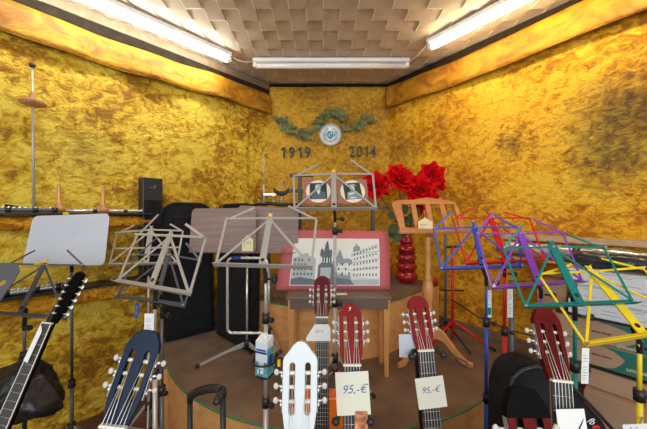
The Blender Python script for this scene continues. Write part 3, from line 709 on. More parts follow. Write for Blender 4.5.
# ---- solid desk stands
def plate_stand(label, corners, m, pole, mp, zfloor=0.0, **kw):
    """solid desk plate with rounded corners: corners BL, BR, TR, TL as (px, py, Y)"""
    BL, BR, TR, TL = [P(*c_) for c_ in corners]
    x, y, zt = pole
    t = thing('desk_stand', label, 'music stand', (x, y, zfloor))
    n = (BR - BL).cross(TL - BL).normalized(); n = n if n.y < 0 else -n
    r = .12; o = []
    for cx_, cy_, a0 in ((1 - r * .5, r, -90), (1 - r * .5, 1 - r, 0), (r * .5, 1 - r, 90), (r * .5, r, 180)):
        for i in range(6):
            a_ = math.radians(a0 + 18 * i); o.append((cx_ + r * .5 * math.cos(a_), cy_ + r * math.sin(a_)))
    def bil(u, v): return BL.lerp(BR, u).lerp(TL.lerp(TR, u), v)
    mb = MB(); k = len(o); fr = [bil(u, v) for u, v in o]; bk = [q - n * .005 for q in fr]
    mb.add(fr + bk, [list(range(k)), list(range(k, 2 * k))[::-1]] + [(i, (i + 1) % k, k + (i + 1) % k, k + i) for i in range(k)])
    mb.build('desk_plate', m, t, bevel=.0012)
    mb = MB(); a_, b_ = bil(.03, .01) + n * .018, bil(.97, .01) + n * .018; mb.bar(a_, b_, .04, .004, (TL - BL).normalized()); mb.build('ledge', m, t)
    mb = MB(); c_ = bil(.5, .35) - n * .01; mb.tube([c_, c_ - n * .03, V((x, y, zt)), V((x, y, zt - .06))], .010, 10); mb.build('desk_bracket', M['black_pl'], t)
    pole_parts(t, x, y, zt, zfloor, mp, mp, **kw)
    return t
plate_stand('grey pole music stand with plain white desk plate, far left', ((22, 266.5, 1.60), (104.5, 265.5, 1.76), (110, 213.3, 1.80), (33, 216, 1.66)), M['white_board'], (P(71.8, 350, 1.74).x, 1.74, P(72, 262, 1.74).z), M['steel_dark'], zj=(P(72, 383, 1.74).z,), rot=math.radians(-12), leg_r=.22, hub=.22, rp=.009, mleg=M['silver'])
for (pa, lab) in (((67, 213.5, 1.72), 'yellow clip on the top edge of the white desk plate'), ((39, 263.4, 1.52 - .03), 'yellow clip on the top bar of the far left black stand')):
    c_ = P(*pa); mb = MB(); mb.box(c_ + V((0, -.006, 0)), (.032, .012, .014)); tag(mb.build('clip', M['yclip'], bevel=.003), lab, 'clip')
plate_stand('left brown desk plate stand with pale yellow house shaped note', ((188.7, 253, 1.97), (255.6, 253.5, 1.97), (256, 207.8, 2.05), (192, 208.6, 2.05)), M['brown_plate'], (P(247, 300, 2.06).x, 2.06, P(247, 257, 2.06).z), M['chrome'], zfloor=T1z, feet=[(197, .34), (335, .27), (85, .14)], hub=.135, rp=.009, mleg=M['silver'])
plate_stand('right brown desk plate stand half hidden behind the left one', ((236, 253.5, 2.10), (298, 253.5, 2.10), (298.6, 209, 2.17), (238, 205, 2.17)), M['brown_plate'], (P(269, 300, 2.11).x, 2.11, P(269, 256, 2.11).z), M['chrome'], zfloor=T1z, feet=[(150, .08), (-30, .15), (-110, .12)], hub=.2)
# tubular loop
Y_ = 1.985
t = thing('tube_frame', 'bent chrome tube loop hanging under the left brown desk', 'tube frame', P(246, 334, Y_))
def rl(x0, y0, x1, y1, r):
    o = []
    for cx_, cy_, a0 in ((x1 - r, y1 - r, 0), (x0 + r, y1 - r, 90), (x0 + r, y0 + r, 180), (x1 - r, y0 + r, 270)):
        for i in range(6): a_ = math.radians(a0 + 18 * i); o.append((cx_ + r * math.cos(a_), cy_ + r * math.sin(a_)))
    return o
mb = MB(); mb.tube([P(a_, b_, Y_) for a_, b_ in rl(227.5, 258, 267, 333, 5)], .010, 12, closed=True); mb.build('loop', M['chrome'], t)
mb = MB(); mb.cyl(P(232, 258, Y_), P(241, 258, Y_), .014, n=14); mb.build('grip_sleeve', M['carton_blue'], t)
mb = MB(); mb.cyl(P(247, 333, Y_), P(247, 333, Y_) + V((0, .07, -.01)), .009, n=10); mb.build('joint', M['black_pl'], t)
# note on left plate
def note(label, c_, hw, hh, lines, m=None):
    t = thing('paper_note', label, 'note', c_)
    mb = MB(); mb.prism([(-hw, -hh), (hw, -hh), (hw, hh * .4), (0, hh), (-hw, hh * .4)], c_, (1, 0, 0), (0, .12, 1), (0, -1, 0), .001); mb.build('paper', m or M['note'], t)
    mb = MB()
    for i, (s, z) in enumerate(lines): text_mb(mb, s, c_ + V((-hw * .75, z * .12, z)), (1, .0, .06), (0, .12, 1), (0, -1, 0), hh * .28, .0016)
    mb.build('handwriting', M['greyink'], t)
note('pale yellow house shaped note on the left brown desk', P(247.7, 243, 1.975), .038, .056, [('noten', -.005), ('5', -.03)])
# far left perforated desk
t = thing('desk_stand', 'black perforated music stand desk cut off by left edge', 'music stand', (-1.33, 1.12, 0))
TR = P(25, 264, 1.15); BRp = P(-3, 293, 1.06)
W = (TR - BRp).normalized(); W = V((0.05, .5, .86)).normalized(); U = V((1, 0, 0)); U = (U - W * U.dot(W)).normalized(); N_ = -U.cross(W); N_ = N_ if N_.y < 0 else -N_
O = TR - U * .50 - W * .26
holes = [[(.085 + .075 * i + .013 * math.cos(q * math.pi / 5), .05 + .055 * j + (.02 if i % 2 else 0) + .013 * math.sin(q * math.pi / 5)) for q in range(10)] for i in range(6) for j in range(3)]
mb = MB(); mb.prism([(0.03, 0), (.42, 0), (.49, .08), (.50, .23), (.47, .26), (.03, .26), (0, .23), (0, .03)], O, U, W, N_, .003, holes=holes); mb.build('desk_plate', M['steel_dark'], t)
xx, yy = (O + U * .25).x, (O + U * .25).y + .12
mb = MB(); mb.tube([O + U * .25 + W * .12 - N_ * .003, V((xx, yy, O.z + .08)), V((xx, yy, O.z + .02))], .010, 8); mb.build('desk_bracket', M['black_pl'], t)
pole_parts(t, xx, yy, O.z + .05, 0, M['black'], M['black'], zj=(.8,), rot=math.radians(30), leg_r=.25)

# ---------------------------------------------------------------- portraits on the stand
def oval_portrait(label, cpx, tiltdeg, seed, female):
    w_, h_ = .178, .176
    c_ = P(cpx, 191.3, 1.712); up_ = V((0, .62, 1)).normalized(); U = V((1, 0, 0)); n = V((0, -1, .62)).normalized()
    t = thing('portrait_card', label, 'picture', c_, 'oval portraits on the music stand')
    def pr(pts, lay, m, nm):
        mb = MB(); mb.prism(pts, c_ + n * (.0012 * lay), U, up_, n, .001); return mb.build(nm, m, t)
    pr([(-w_ / 2, -h_ / 2), (w_ / 2, -h_ / 2), (w_ / 2, h_ / 2), (-w_ / 2, h_ / 2)], 0, M['rosecard'], 'card')
    pr([(.073 * math.cos(a_ * math.pi / 16), .082 * math.sin(a_ * math.pi / 16)) for a_ in range(32)], 1, M['cream'], 'oval_mount')
    a0 = math.radians(tiltdeg); rot = lambda p: (p[0] * math.cos(a0) - p[1] * math.sin(a0), p[0] * math.sin(a0) + p[1] * math.cos(a0))
    pr([rot(p) for p in ((-.051, -.058), (.051, -.058), (.051, .060), (-.051, .060))], 2, M['ph4'], 'photograph')
    if not female:
        pr([rot(p) for p in ((-.045, -.056), (.045, -.056), (.040, -.015), (.016, .002), (-.016, .002), (-.040, -.012))], 3, M['ph3'], 'coat')
        pr([rot(p) for p in ((-.010, .002), (.012, .002), (.002, -.03))], 4, M['ph5'], 'shirt')
        pr([rot((-.002 + .017 * math.cos(a_ * math.pi / 8), .020 + .022 * math.sin(a_ * math.pi / 8))) for a_ in range(16)], 5, M['ph0'], 'face')
        pr([rot(p) for p in ((-.021, .030), (-.012, .046), (.010, .046), (.018, .032), (.008, .038), (-.012, .038))], 6, M['ph1'], 'hair')
    else:
        pr([rot(p) for p in ((-.040, -.056), (.036, -.056), (.030, -.012), (.012, .000), (-.012, .000), (-.034, -.010))], 3, M['ph2'], 'dress')
        pr([rot(p) for p in ((-.028, -.030), (.028, -.018), (.024, -.006), (-.030, -.014))], 4, M['ph0'], 'arms')
        pr([rot((.0 + .015 * math.cos(a_ * math.pi / 8), .018 + .019 * math.sin(a_ * math.pi / 8))) for a_ in range(16)], 5, M['ph0'], 'face')
        pr([rot(p) for p in ((-.026, .030), (-.014, .046), (.016, .046), (.026, .032), (.010, .036), (-.010, .036))], 6, M['ph1'], 'hat')
        pr([rot(p) for p in ((-.030, -.056), (-.012, -.044), (.012, -.050), (.018, -.057))], 6, M['ph0'], 'flowers')
    for k, ex in enumerate((-.007, .006)):
        pr([rot((ex + .0025 * math.cos(a_), .022 + .0015 * math.sin(a_))) for a_ in (0, 1.57, 3.14, 4.71)], 6.5, M['ph3'], 'eye')
oval_portrait('left oval portrait of a person in dark coat, rose brown card', 318.3, 2, 1, False)
oval_portrait('right oval portrait of a person with pale hat, rose brown card', 352.6, 6, 2, True)

# ---------------------------------------------------------------- piano bench
bx0, bx1 = -.235, .435; by0, by1 = 1.84, 2.075; bz = EYE - .527
t = thing('piano_bench', 'low wooden bench with dark top and orange wood legs on stage', 'bench', (.1, 1.96, T1z))
mb = MB(); mb.box(((bx0 + bx1) / 2, (by0 + by1) / 2, bz - .010), (bx1 - bx0 + .01, by1 - by0 + .01, .02)); mb.build('bench_top', M['seat_top'], t, bevel=.004)
mb = MB(); mb.box(((bx0 + bx1) / 2, by0 + .012, bz - .05), (bx1 - bx0 - .04, .018, .06)); mb.box(((bx0 + bx1) / 2, by1 - .012, bz - .05), (bx1 - bx0 - .04, .018, .06))
mb.box((bx0 + .025, (by0 + by1) / 2, bz - .05), (.018, by1 - by0 - .03, .06)); mb.box((bx1 - .025, (by0 + by1) / 2, bz - .05), (.018, by1 - by0 - .03, .06)); mb.build('apron', M['seat_top'], t, bevel=.002)
for lx in (bx0 + .028, bx1 - .028):
    for ly in (by0 + .03, by1 - .03):
        mb = MB(); zt = bz - .02; zb = T1z
        v = [V((lx + sx * h_, ly + sy * h_, z)) for z, h_ in ((zt, .022), (zb, .013)) for sx, sy in ((-1, -1), (1, -1), (1, 1), (-1, 1))]
        mb.add(v, [(0, 1, 2, 3), (4, 5, 6, 7)] + [(i, (i + 1) % 4, 4 + (i + 1) % 4, 4 + i) for i in range(4)]); mb.build('leg', M['gwood'], t, bevel=.002)
mb = MB(); a_ = P(321, 289.5, 1.92); mb.box((.055, 1.90, bz + .0015), (.20, .045, .002), 0, Matrix.Rotation(.06, 3, 'Z')); tag(mb.build('paper_strip', M['cream']), 'cream paper strip lying on the bench before the poster', 'paper')

# pink poster with city photograph leaning on the rack
BL, BR, TR, TL = P(276, 288.5, 2.0), P(390, 286.5, 2.0), P(388, 231, 2.16), P(284, 229.5, 2.16)
BL.z = BR.z = bz + .004
t = thing('pink_poster', 'pink card poster with black and white town square photograph', 'poster', (BL + BR) / 2)
def bil(u, v, lift=0):
    p = BL.lerp(BR, u).lerp(TL.lerp(TR, u), v)
    return p + V((0, -.9, .35)).normalized() * (.022 * math.sin(v * math.pi) * u + lift)
mb = MB(); nu, nv = 16, 12; vs = [bil(i / nu, j / nv) for i in range(nu + 1) for j in range(nv + 1)]
k = nv + 1; mb.add(vs, [(i * k + j, (i + 1) * k + j, (i + 1) * k + j + 1, i * k + j + 1) for i in range(nu) for j in range(nv)], 0, True)
o = mb.build('pink_card', M['pink'], t); so = o.modifiers.new('thickness', 'SOLIDIFY'); so.thickness = .003; so.offset = -1
# photo coordinates: u 0..1, v 0..1 inside the photo
U0, U1, V0, V1 = .12, .90, .075, .835
def ph(pts, lay): return [bil(U0 + (U1 - U0) * u, V0 + (V1 - V0) * v, .003 + .0006 * lay) for u, v in pts]
pm = [M['ph5'], M['ph0'], M['ph1'], M['ph2'], M['ph3'], M['ph4']]
mb = MB()
def grid_patch(u0, v0, u1, v1, mi, lay):
    n = 8; q = [(u0 + (u1 - u0) * i / n, v0 + (v1 - v0) * j / n) for i in range(n + 1) for j in range(n + 1)]
    mb.add(ph(q, lay), [(i * 9 + j, (i + 1) * 9 + j, (i + 1) * 9 + j + 1, i * 9 + j + 1) for i in range(n) for j in range(n)], mi)
grid_patch(-.012, -.015, 1.012, 1.015, 0, 0); grid_patch(0, 0, 1, 1, 0, 1)
def poly(pts, mi, lay): mb.add(ph(pts, lay), [list(range(len(pts)))], mi)
poly([(0, .58), (.06, .60), (.10, .66), (.16, .68), (.2, .60), (.27, .56), (.27, .1), (0, .1)], 2, 3)      # left row of houses
for i in range(6):
    for j in range(4): poly([(.02 + .04 * i, .2 + .1 * j), (.04 + .04 * i, .2 + .1 * j), (.04 + .04 * i, .25 + .1 * j), (.02 + .04 * i, .25 + .1 * j)], 4, 5)
poly([(.46, .1), (.46, .50), (.50, .52), (.53, .70), (.545, .76), (.56, .70), (.59, .55), (.64, .56), (.69, .53), (.71, .1)], 3, 3)   # church behind
for i in range(5):
    for j in range(3): poly([(.49 + .04 * i, .2 + .1 * j), (.51 + .04 * i, .2 + .1 * j), (.51 + .04 * i, .26 + .1 * j), (.49 + .04 * i, .26 + .1 * j)], 1 if (i + j) % 2 else 4, 5)
poly([(.68, .1), (.68, .68), (.72, .70), (.98, .90), (1.0, .88), (1.0, .05)], 1, 4)       # large facade on the right
poly([(.70, .70), (.705, .82), (.73, .84), (.74, .93), (.755, .84), (.78, .82), (.785, .74)], 3, 5)   # dome
for i in range(8):
    for j in range(5):
        u = .71 + .036 * i; v = .18 + (.11 + .006 * i) * j
        poly([(u, v), (u + .014, v), (u + .014, v + .055), (u, v + .055)], 4, 6)
for j in range(3): poly([(.68, .30 + .16 * j), (1.0, .36 + .18 * j), (1.0, .372 + .18 * j), (.68, .312 + .16 * j)], 3, 6)
poly([(.30, .06), (.30, .40), (.33, .46), (.45, .46), (.48, .40), (.48, .06)], 4, 6); poly([(.33, .12), (.33, .36), (.45, .36), (.45, .12)], 2, 7)   # pedestal
for u in (.345, .375, .41, .435): poly([(u, .45), (u + .014, .45), (u + .016, .60), (u, .60)], 5, 7)   # horse legs
poly([(.315, .62), (.32, .76), (.345, .78), (.36, .70), (.37, .84), (.385, .94), (.40, .95), (.41, .84), (.42, .74), (.45, .76), (.455, .62), (.43, .58), (.345, .58)], 4, 8)   # horse and rider
poly([(0, .0), (0, .12), (.1, .16), (.3, .1), (.5, .15), (.7, .1), (.72, .02), (.72, 0)], 4, 9); poly([(.72, 0), (.68, .1), (1, .12), (1, 0)], 2, 9)
mb.build('printed_photograph', pm, t)

# ---------------------------------------------------------------- black display rack behind poster
yr = 2.25
t = thing('display_rack', 'black instrument rack with crossbars behind portraits and poster', 'rack', (0.1, yr, T2z))
x300, x373 = P(300, 200, yr).x, P(372.8, 200, yr).x
for xp, ztp in ((x300, P(300, 175, yr).z), (x373, P(373, 209, yr).z)):
    mb = MB(); mb.box((xp, yr, (ztp + T2z) / 2), (.026, .022, ztp - T2z)); mb.build('post', M['black'], t, bevel=.002)
for xa, xb, yy_, hh in ((299, 388, 207.6, .02), (290, 313, 175.5, .022), (286, 305, 191, .022)):
    mb = MB(); a_, b_ = P(xa, yy_, yr), P(xb, yy_, yr); mb.bar(a_, b_, hh, .03, (0, -1, 0)); mb.build('crossbar', M['black'], t, bevel=.002)
mb = MB(); mb.box(((x300 + x373) / 2, yr, T2z + .02), (x373 - x300, .03, .03)); 
for xp in (x300, x373): mb.box((xp, yr + .02, T2z + .012), (.03, .28, .024))
mb.build('base_bar', M['black'], t, bevel=.002)
mb = MB(); a_, b_ = P(255, 204.5, yr), P(300, 204.5, yr); mb.tube([a_, a_.lerp(b_, .3) + V((0, 0, .008)), a_.lerp(b_, .6) - V((0, 0, .004)), b_], .013, 8); mb.build('peg_rail', M['black'], t)
for px, ph_ in ((264, 150), (273.4, 193), (281.7, 180), (259, 199), (237, 196)):
    if px < 250: continue
    mb = MB(); a_ = P(px, 203, yr); b_ = P(px, ph_, yr); mb.cyl(a_, a_.lerp(b_, .35), .011 if ph_ < 185 else .006, .008 if ph_ < 185 else .005); mb.cyl(a_.lerp(b_, .35), b_, .006, .003 if ph_ < 170 else .005); mb.build('peg', M['silver'], t)
mb = MB(); mb.bar(P(264, 194.5, yr), P(276, 194.5, yr), .014, .02); mb.build('silver_arm', M['chrome'], t)
mb = MB(); c_ = P(281.5, 188, yr); mb.tube([c_ + V((.056 * math.cos(a_), -.01, .045 * math.sin(a_))) for a_ in [math.pi * (1.02 + .96 * i / 12) for i in range(13)]], [.006 + .012 * math.sin(math.pi * i / 12) for i in range(13)], 10); mb.build('yoke', M['black_pl'], t)

# ---------------------------------------------------------------- red vase and roses
vb = P(406.5, 282, 2.79); vb.z = T2z
t = thing('ribbed_vase', 'glossy red ribbed vase on the upper stage tier', 'vase', vb)
prof = [(0, 0), (.062, 0), (.068, .015)]
z = .02
for rr, hh in ((.108, .095), (.102, .085), (.094, .080), (.084, .075), (.07, .07)):
    for i in range(7):
        a_ = math.pi * i / 6; prof.append((rr * (.72 + .28 * math.sin(a_)), z + hh * i / 6))
    z += hh + .003
prof += [(.045, z + .01), (.06, z + .045), (.052, z + .045), (.035, z + .01), (0, z - .1)]
mb = MB(); mb.lathe(vb, prof, 36); mb.build('vase_body', M['vase'], t)
for zz in (.118, .206, .289): mb = MB(); mb.lathe(vb, [(.070, zz - .006), (.086, zz), (.070, zz + .006)], 36); mb.build('ring_groove', M['vase_dark'], t)
vtop = vb + V((0, 0, z + .04))
def rose(label, px, py, Y, r, seed):
    rnd = random.Random(seed); c_ = P(px, py, Y)
    t = thing('red_rose', label, 'flower', c_, 'red fabric roses in the ribbed vase')
    ax = V((rnd.uniform(-.4, .4), -1, rnd.uniform(.0, .6))).normalized(); a0, b0 = perp(ax)
    mb = MB()
    for ring_, (n, rad, op, sz) in enumerate(((7, .62, 1.15, .75), (7, .48, .85, .66), (6, .34, .55, .58), (5, .20, .3, .46), (3, .08, .12, .34))):
        for k in range(n):
            ph_ = 2 * math.pi * (k + ring_ * .37) / n + rnd.uniform(-.15, .15)
            d = a0 * math.cos(ph_) + b0 * math.sin(ph_); s__ = ax.cross(d)
            vs = []; L = r * sz * 1.05
            for i in range(6):
                u = i / 5
                for j in range(7):
                    v = (j / 6 - .5) * 2
                    wd = L * .72 * math.sin(math.pi * min(1, .15 + .75 * u)) * (1 + .05 * rnd.uniform(-1, 1))
                    out = d * (rad * r * .45 + L * math.sin(op) * u * (1 - .12 * abs(v))) + ax * (L * math.cos(op) * u - .22 * r + ring_ * .03 * r)
                    curl = (d * .10 - ax * .16) * L * (u ** 3) * (1 + .5 * math.sin(v * 6 + k)) - d * (.25 * L * v * v * (1 - .4 * u)) + ax * (.10 * L * math.sin(v * 5 + k * 2) * u)
                    vs.append(c_ + out + curl + s__ * wd * v)
            mb.add(vs, [(i * 7 + j, i * 7 + j + 1, (i + 1) * 7 + j + 1, (i + 1) * 7 + j) for i in range(5) for j in range(6)], 0, True)
    mb.build('petals', M['rose'], t)
    mb = MB(); e_ = c_ - ax * r * .35; m_ = e_.lerp(vtop, .5) + V((0, .03, 0)) ; mb.tube([e_ + ax * r * .1, e_, m_, vtop - V((0, 0, .05))], .005, 8); mb.build('stem', M['leaf'], t)
    mb = MB()
    for k in range(5):
        ph_ = 2 * math.pi * k / 5; leaf(mb, c_ - ax * r * .25, a0 * math.cos(ph_) + b0 * math.sin(ph_), -ax, r * .55, r * .3)
    mb.build('sepals', M['leaf'], t)
rose('leftmost red rose, overlapping the right oval portrait', 374.5, 185, 2.60, .155, 1)
rose('red rose second from left, above the lectern corner', 401.5, 178, 2.62, .165, 2)
rose('largest red rose, just above the lectern top', 421, 189, 2.58, .160, 3)
rose('rightmost red rose, highest of the bunch', 432, 175, 2.68, .130, 4)
rose('small red rose hidden behind the lectern slats', 418.5, 206.5, 2.66, .085, 5)
rose('small red rosebud between the upper right roses', 441, 186, 2.70, .055, 6)
def leafbranch(label, pts, leaves):
    a_ = P(*pts[0]); t = thing('leaf_branch', label, 'leaves', a_, 'green leaf branches in the ribbed vase')
    mb = MB(); mb.tube([P(*q) for q in pts] + [vtop - V((0, 0, .04))], .004, 6); mb.build('stem', M['leaf'], t)
    mb = MB()
    for (lx, ly, dx, dz, L) in leaves: leaf(mb, P(lx, ly, 2.6), V((dx, -.3, dz)), V((.1, -1, .2)), L, L * .72)
    mb.build('leaves', M['leaf'], t)
leafbranch('leafy green branch left of the lectern, under the roses', [(392, 205, 2.62), (399, 222, 2.68)], [(397, 218, -1, .3, .11), (398, 226, -1, -.5, .12), (400, 232, -.8, -1, .12), (396, 236, -1, .2, .09), (402, 224, .6, .8, .09), (398, 208, -.6, .9, .08)])
leafbranch('leafy green branch showing between the lectern slats', [(411, 206, 2.6), (410, 222, 2.68)], [(405, 214, -.2, 1, .10), (411, 224, -.3, 1, .10), (413, 216, .5, .9, .09), (408, 226, -1, .1, .10)])

# ---------------------------------------------------------------- wooden lectern stand
px_, py_ = P(428, 300, 2.12).x, 2.12
t = thing('wooden_music_stand', 'carved wooden music stand with slatted desk on tripod feet', 'music stand', (px_, py_, T1z))
BLl, BRl = P(398.5, 232, 2.07), P(465, 232, 2.07); up_ = V((0, .42, 1)).normalized(); U = V((1, 0, 0)); n = V((0, -1, .42)).normalized()
Wd = BRl.x - BLl.x; O = BLl; Hh = .265
def sl(i):
    a0 = .045 + i * .112; return [(a0, .03), (a0 + .078, .03), (a0 + .066, .215), (a0 + .006, .215)]
out_ = [(.01, 0), (Wd - .0, 0), (Wd - .025, .20), (Wd - .045, .235), (Wd * .72, .25), (Wd * .5, .268), (Wd * .28, .25), (.02, .245), (-.022, .235), (-.034, .21), (-.01, .12)]
hol = []
for i in range(4):
    x0_ = .048 + i * .106; hol.append([(x0_, .028), (x0_ + .070, .028), (x0_ + .060, .212), (x0_ - .010, .212)])
mb = MB(); mb.prism(out_, O, U, up_, n, .018, holes=hol); mb.build('slatted_desk', M['lectern'], t, bevel=.002)
mb = MB(); mb.box(V((O.x + Wd / 2, O.y - .03, O.z + .0)), (Wd + .02, .07, .016)); mb.box(V((O.x + Wd / 2, O.y - .062, O.z + .012)), (Wd + .02, .012, .028)); mb.build('ledge', M['lectern'], t, bevel=.003)
zb = T1z + .22; H_ = O.z - zb
mb = MB(); pf = [(.020, 0), (.038, .02), (.042, .05), (.030, .07), (.036, .085), (.030, .10), (.034, .25), (.045, .33), (.047, .40), (.036, .47), (.024, .50), (.036, .515), (.024, .53), (.020, .56), (.022, .70), (.019, .80), (.026, .815), (.018, .83), (.018, 1.02)]
mb.lathe((px_, py_, zb), [(r_ * .92, h_ * H_) for r_, h_ in pf], 24); mb.build('turned_post', M['gwood'], t)
mb = MB(); mb.box((px_, py_ - .0, O.z + .06), (.05, .03, .20), 0, Matrix.Rotation(-.35, 3, 'X')); mb.build('desk_block', M['lectern'], t, bevel=.003)
for k, a_ in enumerate((-150, -30, 90)):
    d = V((math.cos(math.radians(a_)), math.sin(math.radians(a_)), 0)); L = .30
    c_ = [(0.02, .23), (.07, .235), (.12, .20), (.17, .135), (.22, .075), (.27, .035), (.30, .03), (.305, .0), (.25, .0), (.205, .035), (.155, .085), (.11, .135), (.06, .15), (.02, .13)]
    mb = MB(); mb.prism([(u * .98, w_) for u, w_ in c_], V((px_, py_, T1z)) - d.cross(V((0, 0, 1))) * .014, d, (0, 0, 1), d.cross(V((0, 0, 1))), .028); mb.build('leg', M['gwood'], t, bevel=.006)
mb = MB(); mb.cyl((px_, py_, T1z + .12), (px_, py_, T1z + .24), .036, .030, 20); mb.build('leg_hub', M['gwood'], t)
note('pale yellow house shaped note on the lectern ledge', P(425.3, 224.5, 2.04), .050, .050, [('Noten', -.008), ('10,-', -.030)])

# ---------------------------------------------------------------- dark stands near the right wall on the stage
bz0 = T1z; xs_, ys_ = P(447, 300, 2.12).x, 2.12
t = thing('instrument_stand', 'red tripod instrument stand with black T top behind the lectern', 'instrument stand', (P(455, 300, 2.3).x, 2.3, T1z))
xr, yr2 = P(452.5, 300, 2.3).x, 2.3
mb = MB(); mb.cyl((xr, yr2, T1z + .06), (xr, yr2, P(452, 247, yr2).z), .011); mb.build('pole', M['red_m'], t)
mb = MB(); a_ = P(447, 247, yr2); b_ = P(461, 246.5, yr2); mb.cyl(a_, b_, .010); mb.build('t_top', M['black_pl'], t)
for k, an in enumerate((-20, 200, 90)):
    d = V((math.cos(math.radians(an)), math.sin(math.radians(an)), 0)); p1_ = V((xr, yr2, T1z + .014)) + d * (.24 if k else .30)
    mb = MB(); mb.tube([V((xr, yr2, T1z + .20)), p1_], .009, 8); lg = mb.build('leg', M['red_m'], t)
    mb = MB(); q_ = (p1_ - V((xr, yr2, T1z + .2))).normalized(); mb.cyl(p1_ - q_ * .04, p1_, .013, n=10); mb.build('rubber_foot', M['black_pl'], lg)
xk, yk = P(445.5, 300, 2.42).x, 2.42
t = thing('instrument_stand', 'grey and black pole stand between the lectern and the red pole', 'instrument stand', (xk, yk, T1z))
mb = MB(); mb.cyl((xk, yk, T1z + .05), (xk, yk, P(446, 232, yk).z), .011); mb.build('pole', M['steel_dark'], t)
for k, an in enumerate((-75, 195, 20)):
    d = V((math.cos(math.radians(an)), math.sin(math.radians(an)), 0)); p1_ = V((xk, yk, T1z + .012)) + d * (.28, .16, .12)[k]
    mb = MB(); mb.tube([V((xk, yk, T1z + .16)), p1_], .008, 8); mb.build('leg', M['black_pl'], t)
mb = MB(); mb.cyl((xk - .05, yk, P(446, 290, yk).z), (xk + .14, yk - .02, P(446, 290, yk).z), .007); mb.build('side_arm', M['black_pl'], t)
xg, yg = P(511.5, 300, 1.70).x, 1.70
t = thing('instrument_stand', 'dark grey pole stand just right of the red music stand pole', 'instrument stand', (xg, yg, T1z))
mb = MB(); mb.cyl((xg, yg, .10), (xg, yg, P(511, 280, yg).z), .014); mb.build('pole', M['steel_dark'], t)
for an in (-100, 20, 200):
    d = V((math.cos(math.radians(an)), math.sin(math.radians(an)), 0)); mb = MB(); mb.tube([V((xg, yg, .25)), V((xg, yg, .012)) + d * .10], .008, 8); mb.build('leg', M['black_pl'], t)
# red cloth bundle on the upper tier right
mb = MB(); c_ = P(430.5, 288, 2.60); mb.ball(V((c_.x + .01, c_.y, T2z + .05)), .065, sq=(1, .8, .78)); 
rb = mb.build('red_cloth_bundle', M['vase'], subsurf=1); tag(rb, 'dark red cloth bundle right of the vase behind the lectern post', 'cloth')

# ---------------------------------------------------------------- shelf and boxes at the right wall
def rbox(mb, s0_, s1_, d0, d1, z0, z1, mi=0):
    v = [Rw(s, z, d) for s in (s0_, s1_) for z in (z0, z1) for d in (d0, d1)]
    return mb.add(v, [(0, 1, 3, 2), (4, 5, 7, 6), (0, 1, 5, 4), (2, 3, 7, 6), (0, 2, 6, 4), (1, 3, 7, 5)], mi)
def rface(s, z, d): return Rw(s, z, d)
DF = .45
sh0 = Rs(535, .03)
mb = MB(); rbox(mb, Rs(500, .06), 4.2, .012, .10, 1.305, 1.345); tag(mb.build('wall_shelf', M['shelf_wood'], bevel=.003), 'narrow pale wooden board along the right wall above the boxes', 'shelf')
def carton(label, s0_, s1_, z0, z1, m, d1=DF, d0=.03, group=None, extra=None):
    t = thing('storage_box', label, 'box', Rw((s0_ + s1_) / 2, z0, (d0 + d1) / 2), group)
    mb = MB(); rbox(mb, s0_, s1_, d0, d1, z0, z1); mb.build('carton', m, t, bevel=.004)
    mb = MB(); zm = (z0 + z1) / 2; 
    rbox(mb, s0_ + .01, s1_ - .01, d1 - .001, d1 + .0012, z1 - .006, z1 - .003); mb.build('flap_seam', M['kraft_d'] if m is not M['white_box'] else M['greyink'], t)
    if extra: extra(t)
    return t
TX = -RD   # letters run away from the camera to the left
def design(z0, z1, tip, words, tx, tz):
    def f(t):
        d = DF + .0015
        s_l = Rs(tip, DF)
        mb = MB(); sA = Rs(600, DF); sB = 3.2
        # green print with a kraft leaf-shaped lobe left free
        pts = []
        n_ = 14
        for i in range(n_ + 1):
            u = i / n_; pts.append((sA + (s_l - sA) * u, z1 - .008 - (z1 - z0) * .35 * u ** 2.2))
        low = []
        for i in range(n_ + 1):
            u = i / n_; low.append((sA + (s_l - sA) * u, z0 + .006 + (z1 - z0) * .50 * u ** 3))
        # upper green wedge
        vs = []; fs = []
        for i in range(n_ + 1):
            vs += [rface(pts[i][0], z1 - .004, d), rface(pts[i][0], pts[i][1], d)]
        for i in range(n_): fs.append((2 * i, 2 * i + 1, 2 * i + 3, 2 * i + 2))
        mb.add(vs, fs)
        vs = []; fs = []
        for i in range(n_ + 1):
            vs += [rface(low[i][0], z0 + .004, d), rface(low[i][0], low[i][1], d)]
        for i in range(n_): fs.append((2 * i, 2 * i + 1, 2 * i + 3, 2 * i + 2))
        mb.add(vs, fs)
        mb.add([rface(s_l, z0 + .004, d), rface(sB, z0 + .004, d), rface(sB, z1 - .004, d), rface(s_l, z1 - .004, d)], [(0, 1, 2, 3)])
        mb.build('green_print', M['box_green'], t)
        mb = MB(); text_mb(mb, words, rface(Rs(tx, DF), tz, d + .001), RD, (0, 0, 1), RN, .020, .001, bold=.03, shear=.2); mb.build('lettering', M['box_ink'], t)
        mb = MB(); text_mb(mb, 'MUSIC STORE', rface(Rs(592, DF), z0 + .060, d + .001), RD, (0, 0, 1), RN, .009, .001, bold=.02); mb.build('small_lettering', M['blackink'], t)
    return f
BG = 'boxes stacked along the right wall'
sl0 = Rs(549, DF)
carton('lowest brown cardboard box at the right edge, under the others', Rs(577, DF + .06), 3.1, 0.0, .30, M['kraft'], DF + .02)
carton('brown cardboard box jutting out under the green printed ones', Rs(583, DF + .08), 3.1, .302, .535, M['kraft'], DF + .07)
carton('narrow brown cardboard box directly below the green printed ones', Rs(560, DF), 3.1, .537, .645, M['kraft'], DF)
